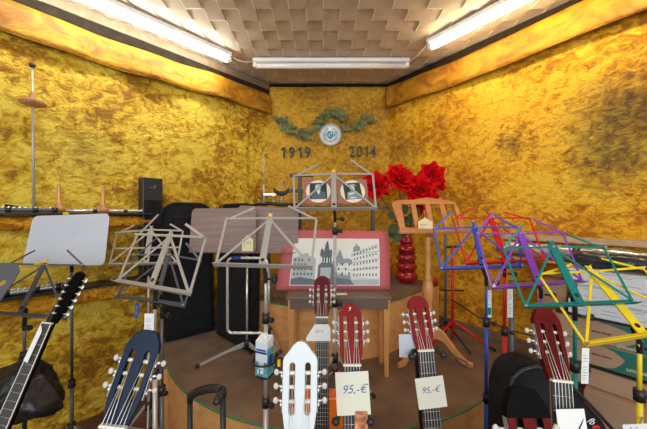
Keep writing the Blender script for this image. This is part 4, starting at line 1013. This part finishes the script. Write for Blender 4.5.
carton('lower of two long boxes with green print and kraft leaf', Rs(556, DF), 3.2, .660, .785, M['kraft'], DF, extra=design(.660, .785, 625, 'umusic', 626, .685))
carton('upper of two long boxes with green print and kraft leaf', Rs(550, DF), 3.2, .787, .912, M['kraft'], DF, extra=design(.787, .912, 641, 'umusic', 616, .795))
mb = MB(); rbox(mb, Rs(556, DF), 3.2, .05, DF + .01, .647, .657); tag(mb.build('divider_board', M['black_pl']), 'thin black board between the plain and green printed boxes', 'board')
mb = MB(); rbox(mb, Rs(556, DF), 3.2, .05, DF + .01, .915, .925); tag(mb.build('divider_board', M['black_pl']), 'thin black board under the white boxes at the right wall', 'board')
carton('short brown cardboard box left of the white boxes, below the shelf', Rs(537, .40), Rs(566, .40), .93, 1.07, M['kraft'], .40)
def wprint(z0, z1, sa, k0):
    def f(t):
        mb = MB(); d = DF + .001; s = sa + .03; i = k0
        while s < 3.1:
            L = .04 + .05 * ((i * 37) % 5) / 5; h = .003
            for r_ in range(3):
                if (i + r_) % 4: rbox(mb, s, s + L * (1 - .2 * r_), DF, d, z0 + .025 + .02 * r_, z0 + .025 + .02 * r_ + h)
            s += L + .05; i += 1
        mb.build('print', M['greyink'], t)
    return f
sw = Rs(568, DF)
carton('lower white flat box in the stack under the wrapped package', sw, 3.1, .927, 1.01, M['white_box'], group=BG, extra=wprint(.927, 1.01, sw, 1))
carton('middle white flat box in the stack under the wrapped package', sw + .04, 3.15, 1.012, 1.095, M['white_box'], group=BG, extra=wprint(1.012, 1.095, sw + .04, 3))
carton('top white flat box in the stack under the wrapped package', sw - .02, 3.1, 1.097, 1.18, M['white_box'], group=BG, extra=wprint(1.097, 1.18, sw - .02, 5))
# wrapped packages
def roll(name, label, s0_, s1_, d, z, r, m, zr=1.0, lab2=None):
    n = 26; pts = [Rw(s0_ + (s1_ - s0_) * i / n, z + .003 * math.sin(i * 1.7), d) for i in range(n + 1)]
    mb = MB(); mb.tube(pts, [r * (.7 if i in (0, n) else 1 + .08 * math.sin(i * 2.3)) for i in range(n + 1)], 14)
    for v in mb.v: v.z = z + (v.z - z) * zr
    t = thing(name, label, 'package', pts[0]); mb.build('wrapping', m, t)
    for q in (.25, .6):
        mb = MB(); p = pts[0].lerp(pts[-1], q); dd = (pts[-1] - pts[0]).normalized(); mb.cyl(p - dd * .02, p + dd * .02, r * 1.06, n=14)
        for v in mb.v: v.z = z + (v.z - z) * zr
        mb.build('tape', M['wrap_black'], t)
    if lab2:
        mb = MB(); text_mb(mb, 'music', Rw(Rs(617, d), z - .008, d + r * 1.12), RD, (0, 0, 1), RN, .022, .001, bold=.03); mb.build('lettering', lab2, t)
roll('wrapped_package', 'long silver plastic wrapped package under the right wall shelf', Rs(498, .20), 3.1, .20, 1.245, .052, M['wrap'])
roll('wrapped_package', 'black plastic wrapped package with green print before silver one', Rs(572, .36), 3.1, .355, 1.235, .050, M['wrap_black'], .95, mat('green_print', (.1, .4, .15), .5))
mb = MB(); rbox(mb, Rs(498, .28), 3.0, .275, .30, 1.182, 1.196); tag(mb.build('wooden_lath', M['gwood']), 'thin wooden lath below the wrapped packages at right', 'lath')
# white loose card bottom right corner
c_ = P(637, 430, 1.0); mb = MB(); mb.prism([(-.05, -.06), (.05, -.06), (.05, .022), (-.05, .018)], c_, (1, 0, 0), (0, .1, 1), (0, -1, 0), .002)
cd = thing('price_card', 'pale card on the yellow pole at the bottom right corner', 'card', c_); mb.build('card', M['paper'], cd)
mb = MB(); text_mb(mb, 'A C', c_ + V((-.03, -.0025, -.002)), (1, 0, 0), (0, .1, 1), (0, -1, 0), .014, .001); mb.build('print', M['greyink'], cd)
mb = MB(); mb.tube([c_ + V((.005, .002, 0)), V((P(639.5, 380, 1.1).x, 1.09, c_.z - .02))], .003, 6); mb.build('wire', M['silver'], cd)
# cable loop across the lower right
wire('black cable running along the right wall below the curtain', [P(452, 300, 2.2), P(480, 318, 2.0), P(510, 330, 1.9), P(540, 338, 1.78), P(556, 342, 1.72)], .005, M['black_pl'])

# black gig bag standing bottom right
t = thing('gig_bag', 'black padded gig bag behind the guitars at the lower right', 'gig bag', (0.95, 1.0, 0))
Yg = .98; pts = [(506, 429), (507, 395), (512, 378), (522, 369), (536, 366), (552, 371), (570, 385), (590, 405), (612, 429), (616, 640), (506, 640)]
O = P(506, 429, Yg); oo = []
for x_, y_ in pts:
    q = P(x_, y_, Yg); oo.append((q.x - O.x, max(q.z, 0.004) - O.z))
mb = MB(); mb.prism(oo, O, (1, 0, 0), (0, 0, 1), (0, 1, 0), .13); mb.build('bag_body', M['fabric'], t, bevel=.03, seg=4, smooth=True)
mb = MB(); mb.tube([O + V((u, -.004, w_)) for u, w_ in oo[:9]], .006, 8); mb.build('zip', M['black_pl'], t)
mb = MB(); q = P(586, 421, Yg - .003); text_mb(mb, 'fb', q, V((1, 0, -.7)).normalized(), V((.7, 0, 1)).normalized(), (0, -1, 0), .022, .002, shear=.4); mb.build('logo', M['paper'], t)
mb = MB(); q = P(596, 427.5, Yg - .004); mb.ball(q, .009, sq=(1.6, .2, .8)); mb.build('red_logo_dot', M['red_m'], t)

# ---------------------------------------------------------------- guitars
def frame_from(nut, low):
    Z = (nut - low).normalized(); X = V((1, 0, 0)); X = (X - Z * X.dot(Z)).normalized(); Yv = Z.cross(X)
    m_ = Matrix(((X.x, Yv.x, Z.x, nut.x), (X.y, Yv.y, Z.y, nut.y), (X.z, Yv.z, Z.z, nut.z), (0, 0, 0, 1)))
    return m_
CROWNS = {
    'peak': [(.027, 0), (.0285, .012), (.034, .035), (.0365, .058), (.0365, .148), (.036, .157), (.031, .165), (.027, .167), (.025, .178), (.016, .181), (.009, .190), (0, .192)],
    'round': [(.027, 0), (.0285, .012), (.033, .035), (.036, .058), (.036, .150), (.034, .166), (.028, .178), (.018, .187), (.008, .191), (0, .192)],
    'broad': [(.028, 0), (.030, .012), (.034, .035), (.0375, .058), (.0385, .150), (.037, .158), (.025, .172), (.016, .184), (.008, .190), (0, .192)],
    'flat': [(.027, 0), (.0285, .012), (.033, .035), (.0355, .058), (.038, .148), (.037, .160), (.030, .175), (.021, .190), (.008, .194), (0, .1945)]}
def guitar(label, nut, low, crown, mh, mb_body, hl=1.0, yaw=0.0, top_black=False, head_tilt=14, fret_m=None, group='classical guitars standing in front of the stage', tw=1.0, strap=False):
    nutp, lowp_ = P(*nut), P(*low)
    t = thing('classical_guitar', label, 'guitar', (0, 0, 0), group)
    cr = CROWNS[crown]; a_ = math.radians(head_tilt); Wh = V((0, math.sin(a_), math.cos(a_))); Nh = V((0, -math.cos(a_), math.sin(a_)))
    U = V((1, 0, 0)); cr = [(x_ * tw, z_ * hl) for x_, z_ in cr]
    outl = cr + [(-x_, z_) for x_, z_ in cr[-2::-1]]
    def slot(cx_):
        r = .0062; z0, z1 = .052 * hl, .142 * hl
        return [(cx_ + r * math.cos(q), z1 + r * math.sin(q)) for q in [math.pi * i / 6 for i in range(7)]] + [(cx_ + r * math.cos(q), z0 + r * math.sin(q)) for q in [math.pi + math.pi * i / 6 for i in range(7)]]
    O = -Nh * .0
    sx = .0172 * tw
    mats = [mh] + ([M['ebony']] if top_black else [])
    g = MB(); g.prism(outl, O, U, Wh, -Nh, .017, 0, holes=[slot(-sx), slot(sx)], side_mi=1 if top_black else None)
    hd = g.build('headstock', [mh, M['h_black']] if top_black else mh, t, bevel=.0015, local=True)
    if top_black:
        g = MB(); cr2 = [p for p in cr if p[1] > .147 * hl]; cr2 = [(cr2[0][0], .146 * hl)] + cr2
        g.prism([(x_, z_) for x_, z_ in cr2] + [(-x_, z_) for x_, z_ in cr2[-2::-1]], Nh * .0004, U, Wh, Nh, .0008); g.build('black_cap', M['h_black'], t, local=True)
    # rollers, plates, tuners
    zs = [.070 * hl, .098 * hl, .126 * hl]
    for sgn in (-1, 1):
        g = MB()
        g.bar(U * sgn * .0375 * tw + Wh * .05 * hl - Nh * .009, U * sgn * .0375 * tw + Wh * .146 * hl - Nh * .009, .012, .002, tuple(U)); g.build('tuner_plate', M['plate'], t, local=True)
        for z in zs:
            g = MB(); g.cyl(U * sgn * (sx - .0066) + Wh * z - Nh * .008, U * sgn * (sx + .0066) + Wh * z - Nh * .008, .0042, n=12); g.build('string_roller', M['nut'], t, local=True)
            g = MB(); b0 = U * sgn * .038 * tw + Wh * z - Nh * .012; b1 = b0 + U * sgn * .011 - Nh * .003; g.cyl(b0, b1, .0028, n=8)
            g.cyl(U * sgn * .0385 * tw + Wh * (z - .006) - Nh * .009, U * sgn * .0385 * tw + Wh * (z - .006) - Nh * .009 + U * sgn * .004, .005, n=10)
            tu = g.build('tuner', M['chrome'], t, local=True)
            g = MB(); g.ball(b1 + U * sgn * .005, .0066, sq=(.9, .6, 1.1)); g.build('tuner_button', M['pearl'], tu, local=True)
    g = MB(); g.box((0, -.003, .0), (.054, .012, .006)); g.build('nut', M['nut'], t, bevel=.001, local=True)
    # neck and fretboard
    NL = .325
    g = MB(); v = []
    for z, hw, dp in ((-.003, .026, .020), (-NL, .031, .024), (-NL - .03, .031, .05)):
        for q in range(9): an = math.pi * q / 8; v.append(V((hw * math.cos(an), dp * math.sin(an), z)))
    g.add(v, [(i * 9 + j, i * 9 + j + 1, (i + 1) * 9 + j + 1, (i + 1) * 9 + j) for i in range(2) for j in range(8)] + [(9, 17, 8, 0), (18, 26, 17, 9)], 0, True); g.add(v[:9], [list(range(9))])
    g.build('neck', M['neckwood'] if mh not in (M['h_white'],) else M['h_white'], t, local=True)
    g = MB(); g.add([(-.026, -.005, -.003), (.026, -.005, -.003), (.031, -.005, -NL - .12), (-.031, -.005, -NL - .12), (-.026, .0, -.003), (.026, .0, -.003), (.031, .0, -NL - .12), (-.031, .0, -NL - .12)], [(0, 1, 2, 3), (0, 1, 5, 4), (1, 2, 6, 5), (2, 3, 7, 6), (3, 0, 4, 7), (4, 5, 6, 7)]); SC = .65
    for k in range(1, 19):
        z = -(SC - SC / 2 ** (k / 12)); hw = .026 + .005 * (-z) / NL; g.cyl((-hw, -.0055, z), (hw, -.0055, z), .0009, n=6, mi=1)
    g.build('fretboard', [M['ebony'], M['fret']], t, local=True)
    # body
    BT = -NL; BL_ = .48
    half = [(0.0, 0), (.055, .0), (.10, -.012), (.128, -.045), (.138, -.09), (.130, -.14), (.116, -.19), (.118, -.235), (.145, -.29), (.172, -.345), (.180, -.39), (.165, -.44), (.11, -.475), (.05, -.484), (0, -.486)]
    ol = half + [(-x_, z_) for x_, z_ in half[-2:0:-1]]
    g = MB(); g.prism(ol, (0, .0, BT), (1, 0, 0), (0, 0, 1), (0, 1, 0), .092); g.build('body', mb_body, t, bevel=.004, local=True)
    g = MB(); g.lathe((0, -.0006, BT - .145), [(.0, 0), (.043, .0)], 28, axis=(0, -1, 0)); g.build('sound_hole', M['blackink'], t, local=True)
    g = MB(); g.box((0, -.006, BT - .335), (.17, .012, .026)); g.build('bridge', M['neckwood'], t, bevel=.002, local=True)
    g = MB()
    for i in range(6):
        x0_ = -.0215 + .0086 * i; xr_ = (-sx if i < 3 else sx) + ((i % 3) - 1) * .0028; z = [zs[0], zs[1], zs[2], zs[2], zs[1], zs[0]][i] if True else 0
        g.tube([U * xr_ + Wh * z + Nh * -.004, V((x0_, -.0095, .001)), V((x0_ * 1.3, -.0135, BT - .33))], .00085 if i < 3 else .0007, 5)
    g.build('strings', M['string'], t, local=True)
    mtx = frame_from(nutp, lowp_) @ Matrix.Rotation(math.radians(yaw), 4, 'Z')
    t.matrix_world = mtx
    # stand
    bot = mtx @ V((0, .046, BT - .486)); bk = mtx @ V((0, .11, BT - .3))
    st = thing('guitar_stand', 'black floor stand under the ' + label.split(' guitar')[0].replace('classical', '').strip() + ' guitar', 'guitar stand', (bk.x, bk.y, 0), 'black guitar stands')
    g = MB(); g.cyl((bk.x, bk.y + .012, .05), (bk.x, bk.y + .012, bot.z + .25), .011); g.build('post', M['black_pl'], st)
    for s__ in (-1, 1):
        g = MB(); a0 = V((bk.x, bk.y + .012, bot.z - .014)); g.tube([a0, a0 + V((s__ * .09, -.02, 0)), V((bot.x + s__ * .10, bot.y - .07, bot.z - .014)), V((bot.x + s__ * .10, bot.y - .075, bot.z + .02))], .008, 8); g.build('cradle_arm', M['black_pl'], st)
    for k in range(3):
        an = math.radians(-90 + 120 * k); d = V((math.cos(an), math.sin(an), 0)); g = MB(); g.tube([V((bk.x, bk.y + .012, .14)), V((bk.x, bk.y + .012, .010)) + d * .15], .009, 8); g.build('leg', M['black_pl'], st)
    return t, mtx, st
M['h_black'] = mat('head_black', (0.003, 0.0025, 0.0025), .6, spec=.06)
G = {}
G['g4'] = guitar('dark red classical guitar with orange body, farthest of the middle guitars', (322, 317, 1.24), (321.5, 429, 1.18), 'round', M['h_dred'], M['b_orange'], hl=.92)
G['g5'] = guitar('bright red classical guitar with peaked headstock beside the white one', (352, 364.5, .87), (352.6, 429, .845), 'peak', M['h_red'], M['h_red'], hl=.94)
G['g6'] = guitar('bright red classical guitar with rounded headstock before the lectern', (425.5, 350, .96), (432.5, 429, .935), 'round', M['h_red'], M['h_red'], hl=.91)
G['g3'] = guitar('white classical guitar in front of the carton stand', (298.8, 441, .60), (298.8, 520, .595), 'broad', M['h_white'], M['h_white'])
G['g2'] = guitar('dark blue glossy classical guitar at the left, tilted right', (114, 426, .62), (99, 480, .60), 'flat', M['h_blue'], M['h_blue'], yaw=8)
G['g7'] = guitar('dark red classical guitar tilted left between purple and green poles', (560.5, 380.5, .76), (563, 429, .74), 'flat', M['h_dred'], M['h_dred'], hl=.95)
G['g8'] = guitar('black topped dark red classical guitar cut off by the bottom edge', (551, 527, .455), (556, 600, .445), 'flat', M['h_dred'], M['h_dred'], top_black=True)

g = MB(); W_ = V((0, math.sin(math.radians(14)), math.cos(math.radians(14)))); N2 = V((0, -W_.z, W_.y)); text_mb(g, 'y', W_ * .158 + V((-.0045, 0, 0)), (1, 0, 0), W_, N2, .011, .0012, bold=.02); g.build('gold_logo', M['note'], G['g5'][0], local=True)
# neck yokes on two stands (visible)
def yoke(key, z, wd, tipcurl=True, cord=False):
    t, mtx, st = G[key]
    c_ = mtx @ V((0, .03, z)); a_ = mtx @ V((-wd, -.015, z)); b_ = mtx @ V((wd, -.015, z)); m0 = mtx @ V((-wd * .7, .02, z + .004)); m1 = mtx @ V((wd * .7, .02, z + .004))
    g = MB(); g.tube([a_, m0, c_, m1, b_], [.008, .007, .008, .007, .008], 8); g.build('neck_yoke', M['black_pl'], st)
    for q_ in (a_, b_): g = MB(); g.ball(q_, .012); g.build('yoke_tip', M['black_pl'], st)
    bkx = mtx @ V((0, .12, -.55)); g = MB(); g.tube([c_, mtx @ V((0, .105, z - .05)), mtx @ V((0, .125, -.60))], .010, 8); g.build('upper_post', M['black_pl'], st)
    if cord:
        p = b_; q = P(466, 362, .93); g = MB(); g.tube([p, P(452, 356, .94), P(460, 359, .94), q, P(468, 366, .93), P(463, 365.5, .93), P(455, 359, .94)], .0022, 6); g.build('rubber_cord', M['black_pl'], st)
yoke('g6', -.012, .052, cord=True)
yoke('g5', -.150, .050)
# price tags on the necks
def price(label, key, z, w_, h_, s, skew=0.0, shape=None, ink=None, dx=0.0):
    t0, mtx, st = G[key]
    R = mtx.to_3x3(); U = (R @ V((1, 0, 0))).normalized(); W = (R @ V((0, 0, 1))).normalized(); N_ = (R @ V((0, -1, 0))).normalized()
    U2 = (U * math.cos(skew) + W * math.sin(skew)).normalized(); W2 = (W * math.cos(skew) - U * math.sin(skew)).normalized()
    c_ = mtx @ V((dx, -.0165, z))
    t = thing('price_tag', label, 'price tag', c_, 'handwritten price tags on the guitar necks')
    o_ = shape or [(-w_ / 2, -h_ / 2), (w_ / 2, -h_ / 2), (w_ / 2, h_ / 2), (-w_ / 2, h_ / 2)]
    g = MB(); g.prism(o_, c_, U2, W2, N_, .001); g.build('card', M['cream'] if shape is None else M['paper'], t)
    g = MB(); text_mb(g, s, c_ - U2 * w_ * .34 - W2 * h_ * .0, U2, W2, N_, h_ * .20, .0016, shear=.35, bold=-.005); g.build('handwriting', ink or M['tagink'], t)
M['cream'] = mat('cream_tag', (0.72, 0.70, 0.56), .7)
price('six sided white price tag reading 60 on the orange guitar neck', 'g4', -.060, .090, .058, '60,-€', 0, [(-.066, -.034), (.036, -.034), (.036, .016), (.028, .034), (-.030, .034), (-.066, -.020)], M['greyink'], dx=.0)
price('square cream price tag reading 95 on the peaked red guitar', 'g5', -.073, .098, .118, '95,-€', .05)
price('square cream price tag reading 95 on the rounded red guitar', 'g6', -.126, .092, .096, '95,-€', .06)
# white tag with black scribble on g7
t0, mtx, st = G['g7']; R = mtx.to_3x3(); c_ = mtx @ V((.012, -.0165, -.115))
t = thing('paper_tag', 'white tag with black scribble on the tilted dark red guitar', 'price tag', c_)
U = (R @ V((1, 0, .10))).normalized(); W = (R @ V((-.10, 0, 1))).normalized(); N_ = (R @ V((0, -1, 0))).normalized()
g = MB(); g.prism([(-.036, -.065), (.036, -.065), (.036, .055), (-.036, .055)], c_, U, W, N_, .001); g.build('card', M['paper'], t)
g = MB()
for q in (((-.0, -.02), (.008, .0), (.022, .02), (.030, .032)), ((.002, -.025), (.014, -.012), (.028, -.020)), ((-.012, .0), (-.004, -.012), (.004, -.05), (-.004, -.06))):
    g.tube([c_ + U * a_ + W * b_ + N_ * .002 for a_, b_ in q], [.0004] + [.0014] * (len(q) - 2) + [.0004], 6)
g.build('scribble', M['blackink'], t)
# mottled strap beside red guitar
g = MB(); c_ = G['g5'][1] @ V((.020, -.012, -.165)); g.prism([(-.016, -.09), (.024, -.09), (.022, .045), (-.014, .045)], c_, (1, 0, 0), (0, 0, 1), (0, -1, 0), .003)
tag(g.build('guitar_strap', M['mottled'], bevel=.001), 'mottled orange guitar strap hanging on the peaked red guitar neck', 'strap')
# white card left of g6
c_ = P(407, 345.5, .985); g = MB(); w_ = 8 / F * .985; h_ = 11.5 / F * .985
t = thing('paper_tag', 'blank pale card hanging left of the rounded red guitar', 'tag', c_)
g.prism([(-w_, -h_), (w_, -h_), (w_, h_), (-w_, h_)], c_, (1, 0, .03), (-.03, 0, 1), (0, -1, 0), .001); g.build('card', M['white_board'], t)
g = MB(); g.tube([c_ + V((0, 0, h_)), c_ + V((.012, .0, h_ + .012)), G['g6'][1] @ V((-.03, .012, .03))], .0008, 5); g.build('string', M['blackink'], t)

# electric guitar at lower left
t = thing('electric_guitar', 'black electric guitar leaning at the far left, silver tuners', 'guitar', (0, 0, 0))
nutp, lowp_ = P(48, 323, 1.04), P(3, 425, .92)
Hd = MB(); hw = [(.021, 0), (.024, .02), (.034, .05), (.036, .10), (.033, .15), (.028, .185), (.010, .195), (-.010, .188), (-.018, .16), (-.020, .08), (-.022, .03), (-.021, 0)]
Hd.prism(hw, (0, .004, 0), (1, 0, 0), (0, .12, 1), (0, 1, 0), .015); Hd.build('headstock', M['h_black'], t, bevel=.002, local=True)
for k in range(6):
    z = .035 + .025 * k
    g = MB(); g.cyl((.012, .004, z), (.012, -.008, z), .004, n=10); g.cyl((.030, .012 + z * .12, z), (.048, .012 + z * .12, z), .0025, n=8); tu = g.build('tuner', M['chrome'], t, local=True)
    g = MB(); g.ball((.052, .012 + z * .12, z), .009, sq=(.8, .5, 1)); g.build('tuner_button', M['chrome'], tu, local=True)
g = MB(); g.box((0, -.002, 0), (.043, .010, .005)); g.build('nut', M['nut'], t, local=True)
g = MB(); v = []
for z, h_ in ((0, .0215), (-.42, .028)):
    for q in range(9): an = math.pi * q / 8; v.append(V((h_ * math.cos(an), .022 * math.sin(an), z)))
g.add(v, [(j, j + 1, 9 + j + 1, 9 + j) for j in range(8)] + [(0, 8, 17, 9)], 0, True); g.build('neck', M['h_black'], t, local=True)
g = MB(); g.add([(-.0215, -.005, -.003), (.0215, -.005, -.003), (.028, -.005, -.46), (-.028, -.005, -.46), (-.0215, 0, -.003), (.0215, 0, -.003), (.028, 0, -.46), (-.028, 0, -.46)], [(0, 1, 2, 3), (0, 1, 5, 4), (1, 2, 6, 5), (2, 3, 7, 6), (3, 0, 4, 7), (4, 5, 6, 7)])
for k in range(1, 22): z = -(.65 - .65 / 2 ** (k / 12)); g.cyl((-.0215 + z * .014, -.0052, z), (.0215 - z * .014, -.0052, z), .0008, n=6, mi=1)
g.build('fretboard', [M['ebony'], M['silver']], t, local=True)
for s__ in (-1, 1): g = MB(); g.bar((s__ * .0215, -.0052, -.003), (s__ * .028, -.0052, -.46), .003, .002, (0, -1, 0)); g.build('binding', M['nut'], t, local=True)
g = MB()
for i in range(6): x0_ = -.016 + .0064 * i; g.tube([(.012, -.003, .035 + .025 * (5 - i)), (x0_, -.0085, .001), (x0_ * 1.4, -.012, -.60)], .0003, 5)
g.build('strings', M['plate'], t, local=True)
half = [(0, .04), (.06, .03), (.11, .07), (.15, .05), (.155, -.02), (.135, -.10), (.15, -.20), (.16, -.27), (.11, -.33), (0, -.35), (-.11, -.33), (-.17, -.26), (-.16, -.18), (-.13, -.10), (-.14, -.02), (-.15, .04), (-.11, .05), (-.05, .0)]
g = MB(); g.prism(half, (0, -.004, -.42), (1, 0, 0), (0, 0, 1), (0, 1, 0), .042); g.build('body', M['h_black'], t, bevel=.006, local=True)
g = MB(); g.prism([(-.009, -.125), (.012, -.13), (.014, -.03), (.0, -.012), (-.006, -.015)], (-.006, -.0135, .002), (1, 0, 0), (0, 0, 1), (0, -1, 0), .001); 
mtx1 = frame_from(nutp, lowp_) @ Matrix.Rotation(math.radians(-12), 4, 'Z'); t.matrix_world = mtx1
cd = thing('paper_tag', 'narrow white paper tag tucked along the electric guitar neck', 'tag', (0, 0, 0)); g.build('card', M['paper'], cd, local=True); cd.matrix_world = mtx1
# black nylon bag beside it
t = thing('nylon_bag', 'crumpled black nylon bag hanging at the lower left behind the electric guitar', 'bag', P(24, 360, 1.36))
rn = random.Random(5); g = MB(); cen = P(26, 392, 1.30); nA, nB = 26, 14; vs = []
outline = [(24, 358), (33, 362), (40, 372), (50, 384), (60, 397), (66, 407), (58, 414), (44, 418), (30, 421), (12, 424), (-8, 424), (-22, 410), (-22, 385), (-10, 370), (4, 366), (14, 365)]
oc = [P(x_, y_, 1.30) for x_, y_ in outline]; nO = len(oc)
for sgn in (-1, 1):
    for ring_ in range(5):
        kf = 1 - ring_ / 5 ; dep = .11 * math.sqrt(1 - kf ** 2)
        for i, p in enumerate(oc):
            q = cen.lerp(p, kf); vs.append(q + V((0, sgn * (dep + (rn.uniform(-.018, .018) if ring_ else 0)), rn.uniform(-.008, .008) if ring_ else 0)))
fs = []
for sd in range(2):
    b0 = sd * 5 * nO
    for r_ in range(4):
        for i in range(nO): fs.append((b0 + r_ * nO + i, b0 + r_ * nO + (i + 1) % nO, b0 + (r_ + 1) * nO + (i + 1) % nO, b0 + (r_ + 1) * nO + i))
    fs.append([b0 + 4 * nO + i for i in range(nO)])
g.add(vs, fs, 0, True); bg = g.build('bag_fabric', M['nylon'], t, subsurf=3)
tx_ = bpy.data.textures.new('crumple', 'CLOUDS'); tx_.noise_scale = .16; tx_.noise_type = 'HARD_NOISE'
dm = bg.modifiers.new('crumple', 'DISPLACE'); dm.texture = tx_; dm.strength = .035; dm.mid_level = .4
g = MB(); g.tube([P(18, 368, 1.29), P(20, 358, 1.33), P(24.5, 355.5, 1.41), P(29, 358, 1.33), P(31, 368, 1.29)], .006, 8); g.build('strap', M['black_pl'], t)
g = MB(); g.cyl(P(24.5, 362, 1.36), P(24.5, 354, 1.36), .012); g.build('hook', M['black_pl'], t)

# trolley handle
Y_ = 1.02
t = thing('luggage_trolley', 'black trolley with U shaped handle in front of the stage', 'trolley', (P(206, 400, Y_).x, Y_, 0))
a_, b_ = P(190, 399, Y_), P(223, 396, Y_ - .10)
for p in (a_, b_): g = MB(); g.cyl(p, (p.x, p.y, .06), .009, n=14); g.build('post', M['black'], t)
g = MB(); g.tube([a_ - V((0, 0, .012)), P(190.5, 396, Y_), P(198, 391.5, Y_ - .03), P(208, 389, Y_ - .06), P(217, 388.5, Y_ - .09), P(222.5, 390.5, Y_ - .10), b_], [.010, .013, .014, .014, .013, .014, .012], 12); g.build('grip', M['black_pl'], t)
g = MB(); g.cyl(P(222, 391, Y_ - .11), P(217, 401, Y_ - .16), .012); g.ball(P(217, 401, Y_ - .16), .012); g.build('release_button', M['black_pl'], t)
g = MB(); g.box(((a_.x + b_.x) / 2, Y_ - .12, .05), (.20, .28, .02)); g.build('base_plate', M['black'], t, bevel=.004)
for p in (a_, b_): g = MB(); g.cyl((p.x - .012, p.y + .02, .04), (p.x + .012, p.y + .02, .04), .04, n=20); g.build('wheel', M['black_pl'], t)

# drinks carton held on the silver pole
c0 = P(264.5, 373.5, 1.235); w_, d_, h_ = .058, .050, .145
t = thing('drink_carton', 'blue and white drink carton standing in the pole cup holder', 'carton', c0)
R = Matrix.Rotation(math.radians(28), 3, 'Z')
g = MB(); g.box(c0 + V((0, 0, h_ / 2)), (w_, d_, h_), 0, R); g.build('carton_body', M['carton'], t, bevel=.002)
def face(u0, u1, z0, z1, m, nm, lay=1, side=0):
    g = MB(); 
    if side == 0: pts = [(u0 * w_, -d_ / 2 - .0008 * lay, z0 * h_), (u1 * w_, -d_ / 2 - .0008 * lay, z0 * h_), (u1 * w_, -d_ / 2 - .0008 * lay, z1 * h_), (u0 * w_, -d_ / 2 - .0008 * lay, z1 * h_)]
    else: pts = [(w_ / 2 + .0008 * lay, u0 * d_, z0 * h_), (w_ / 2 + .0008 * lay, u1 * d_, z0 * h_), (w_ / 2 + .0008 * lay, u1 * d_, z1 * h_), (w_ / 2 + .0008 * lay, u0 * d_, z1 * h_)]
    g.add([c0 + R @ V(p) for p in pts], [(0, 1, 2, 3)]); g.build(nm, m, t)
R = Matrix.Rotation(math.radians(-22), 3, 'Z') @ Matrix.Identity(3)
bpy.data.objects.remove(t.children[0]); g = MB(); g.box(c0 + V((0, 0, h_ / 2)), (w_, d_, h_), 0, R); g.build('carton_body', M['carton'], t, bevel=.002)
face(-.5, .5, 0, .42, M['carton_teal'], 'wave_print'); face(-.48, .48, .66, .72, M['carton_blue'], 'blue_band', 2); face(-.4, .4, .74, .79, M['carton_blue'], 'brand_band', 2)
face(-.2, .25, .22, .6, M['carton'], 'glass_print', 3); face(-.30, -.18, .08, .2, M['paper'], 'number_print', 3); face(-.05, .2, .08, .2, M['paper'], 'number_print', 3)
face(-.5, .5, 0, .8, M['carton_teal'], 'side_print', 1, 1); face(-.3, .3, .25, .6, M['carton_blue'], 'side_text_block', 2, 1)
g = MB(); v = [c0 + R @ V(p) for p in ((-w_ / 2, -d_ / 2, h_), (w_ / 2, -d_ / 2, h_), (w_ / 2, d_ / 2, h_), (-w_ / 2, d_ / 2, h_), (-w_ / 2, d_ * .42, h_ + .016), (w_ / 2, d_ * .42, h_ + .016))]
g.add(v, [(0, 1, 5, 4), (1, 2, 5), (0, 4, 3), (3, 2, 5, 4)]); g.build('sloped_top', M['carton'], t)
g = MB(); g.cyl(c0 + R @ V((.005, 0, h_ + .004)), c0 + R @ V((.005, -.004, h_ + .026)), .0125, .012, 18); g.build('screw_cap', M['white_plastic'], t)
t = thing('cup_holder', 'black cup holder clamped to the silver pole under the carton', 'cup holder', c0)
g = MB(); g.lathe(c0 - V((0, 0, .012)), [(.0, 0), (.030, 0), (.036, .008), (.036, .010), (0, .010)], 24); g.build('dish', M['black_pl'], t)
g = MB(); g.tube([c0 + V((.050 * math.cos(a_), .050 * math.sin(a_), .055)) for a_ in [2 * math.pi * i / 20 for i in range(20)]], .004, 8, closed=True); g.build('ring', M['black_pl'], t)
for a_ in (20, 160): g = MB(); d = V((math.cos(math.radians(a_)), math.sin(math.radians(a_)), 0)); g.tube([c0 - V((0, 0, .008)) + d * .034, c0 + d * .050 + V((0, 0, .01)), c0 + d * .050 + V((0, 0, .055))], .004, 8); g.build('arm', M['black_pl'], t)
g = MB(); g.cyl(c0 + V((.045, .02, .07)), c0 + V((.070, .03, .085)), .009); g.build('clamp_screw', M['black_pl'], t); g = MB(); g.cyl(c0 + V((0, .048, .055)), V((P(265.8, 350, 1.31).x, 1.30, c0.z + .055)), .008); g.build('clamp', M['black_pl'], t)
g = MB(); g.box(c0 + V((.062, .0, .045)), (.012, .01, .028)); g.build('yellow_sticker', M['yclip'], t)

# leg of a folded stand on the stage, seen between the guitars, is part of the portrait stand
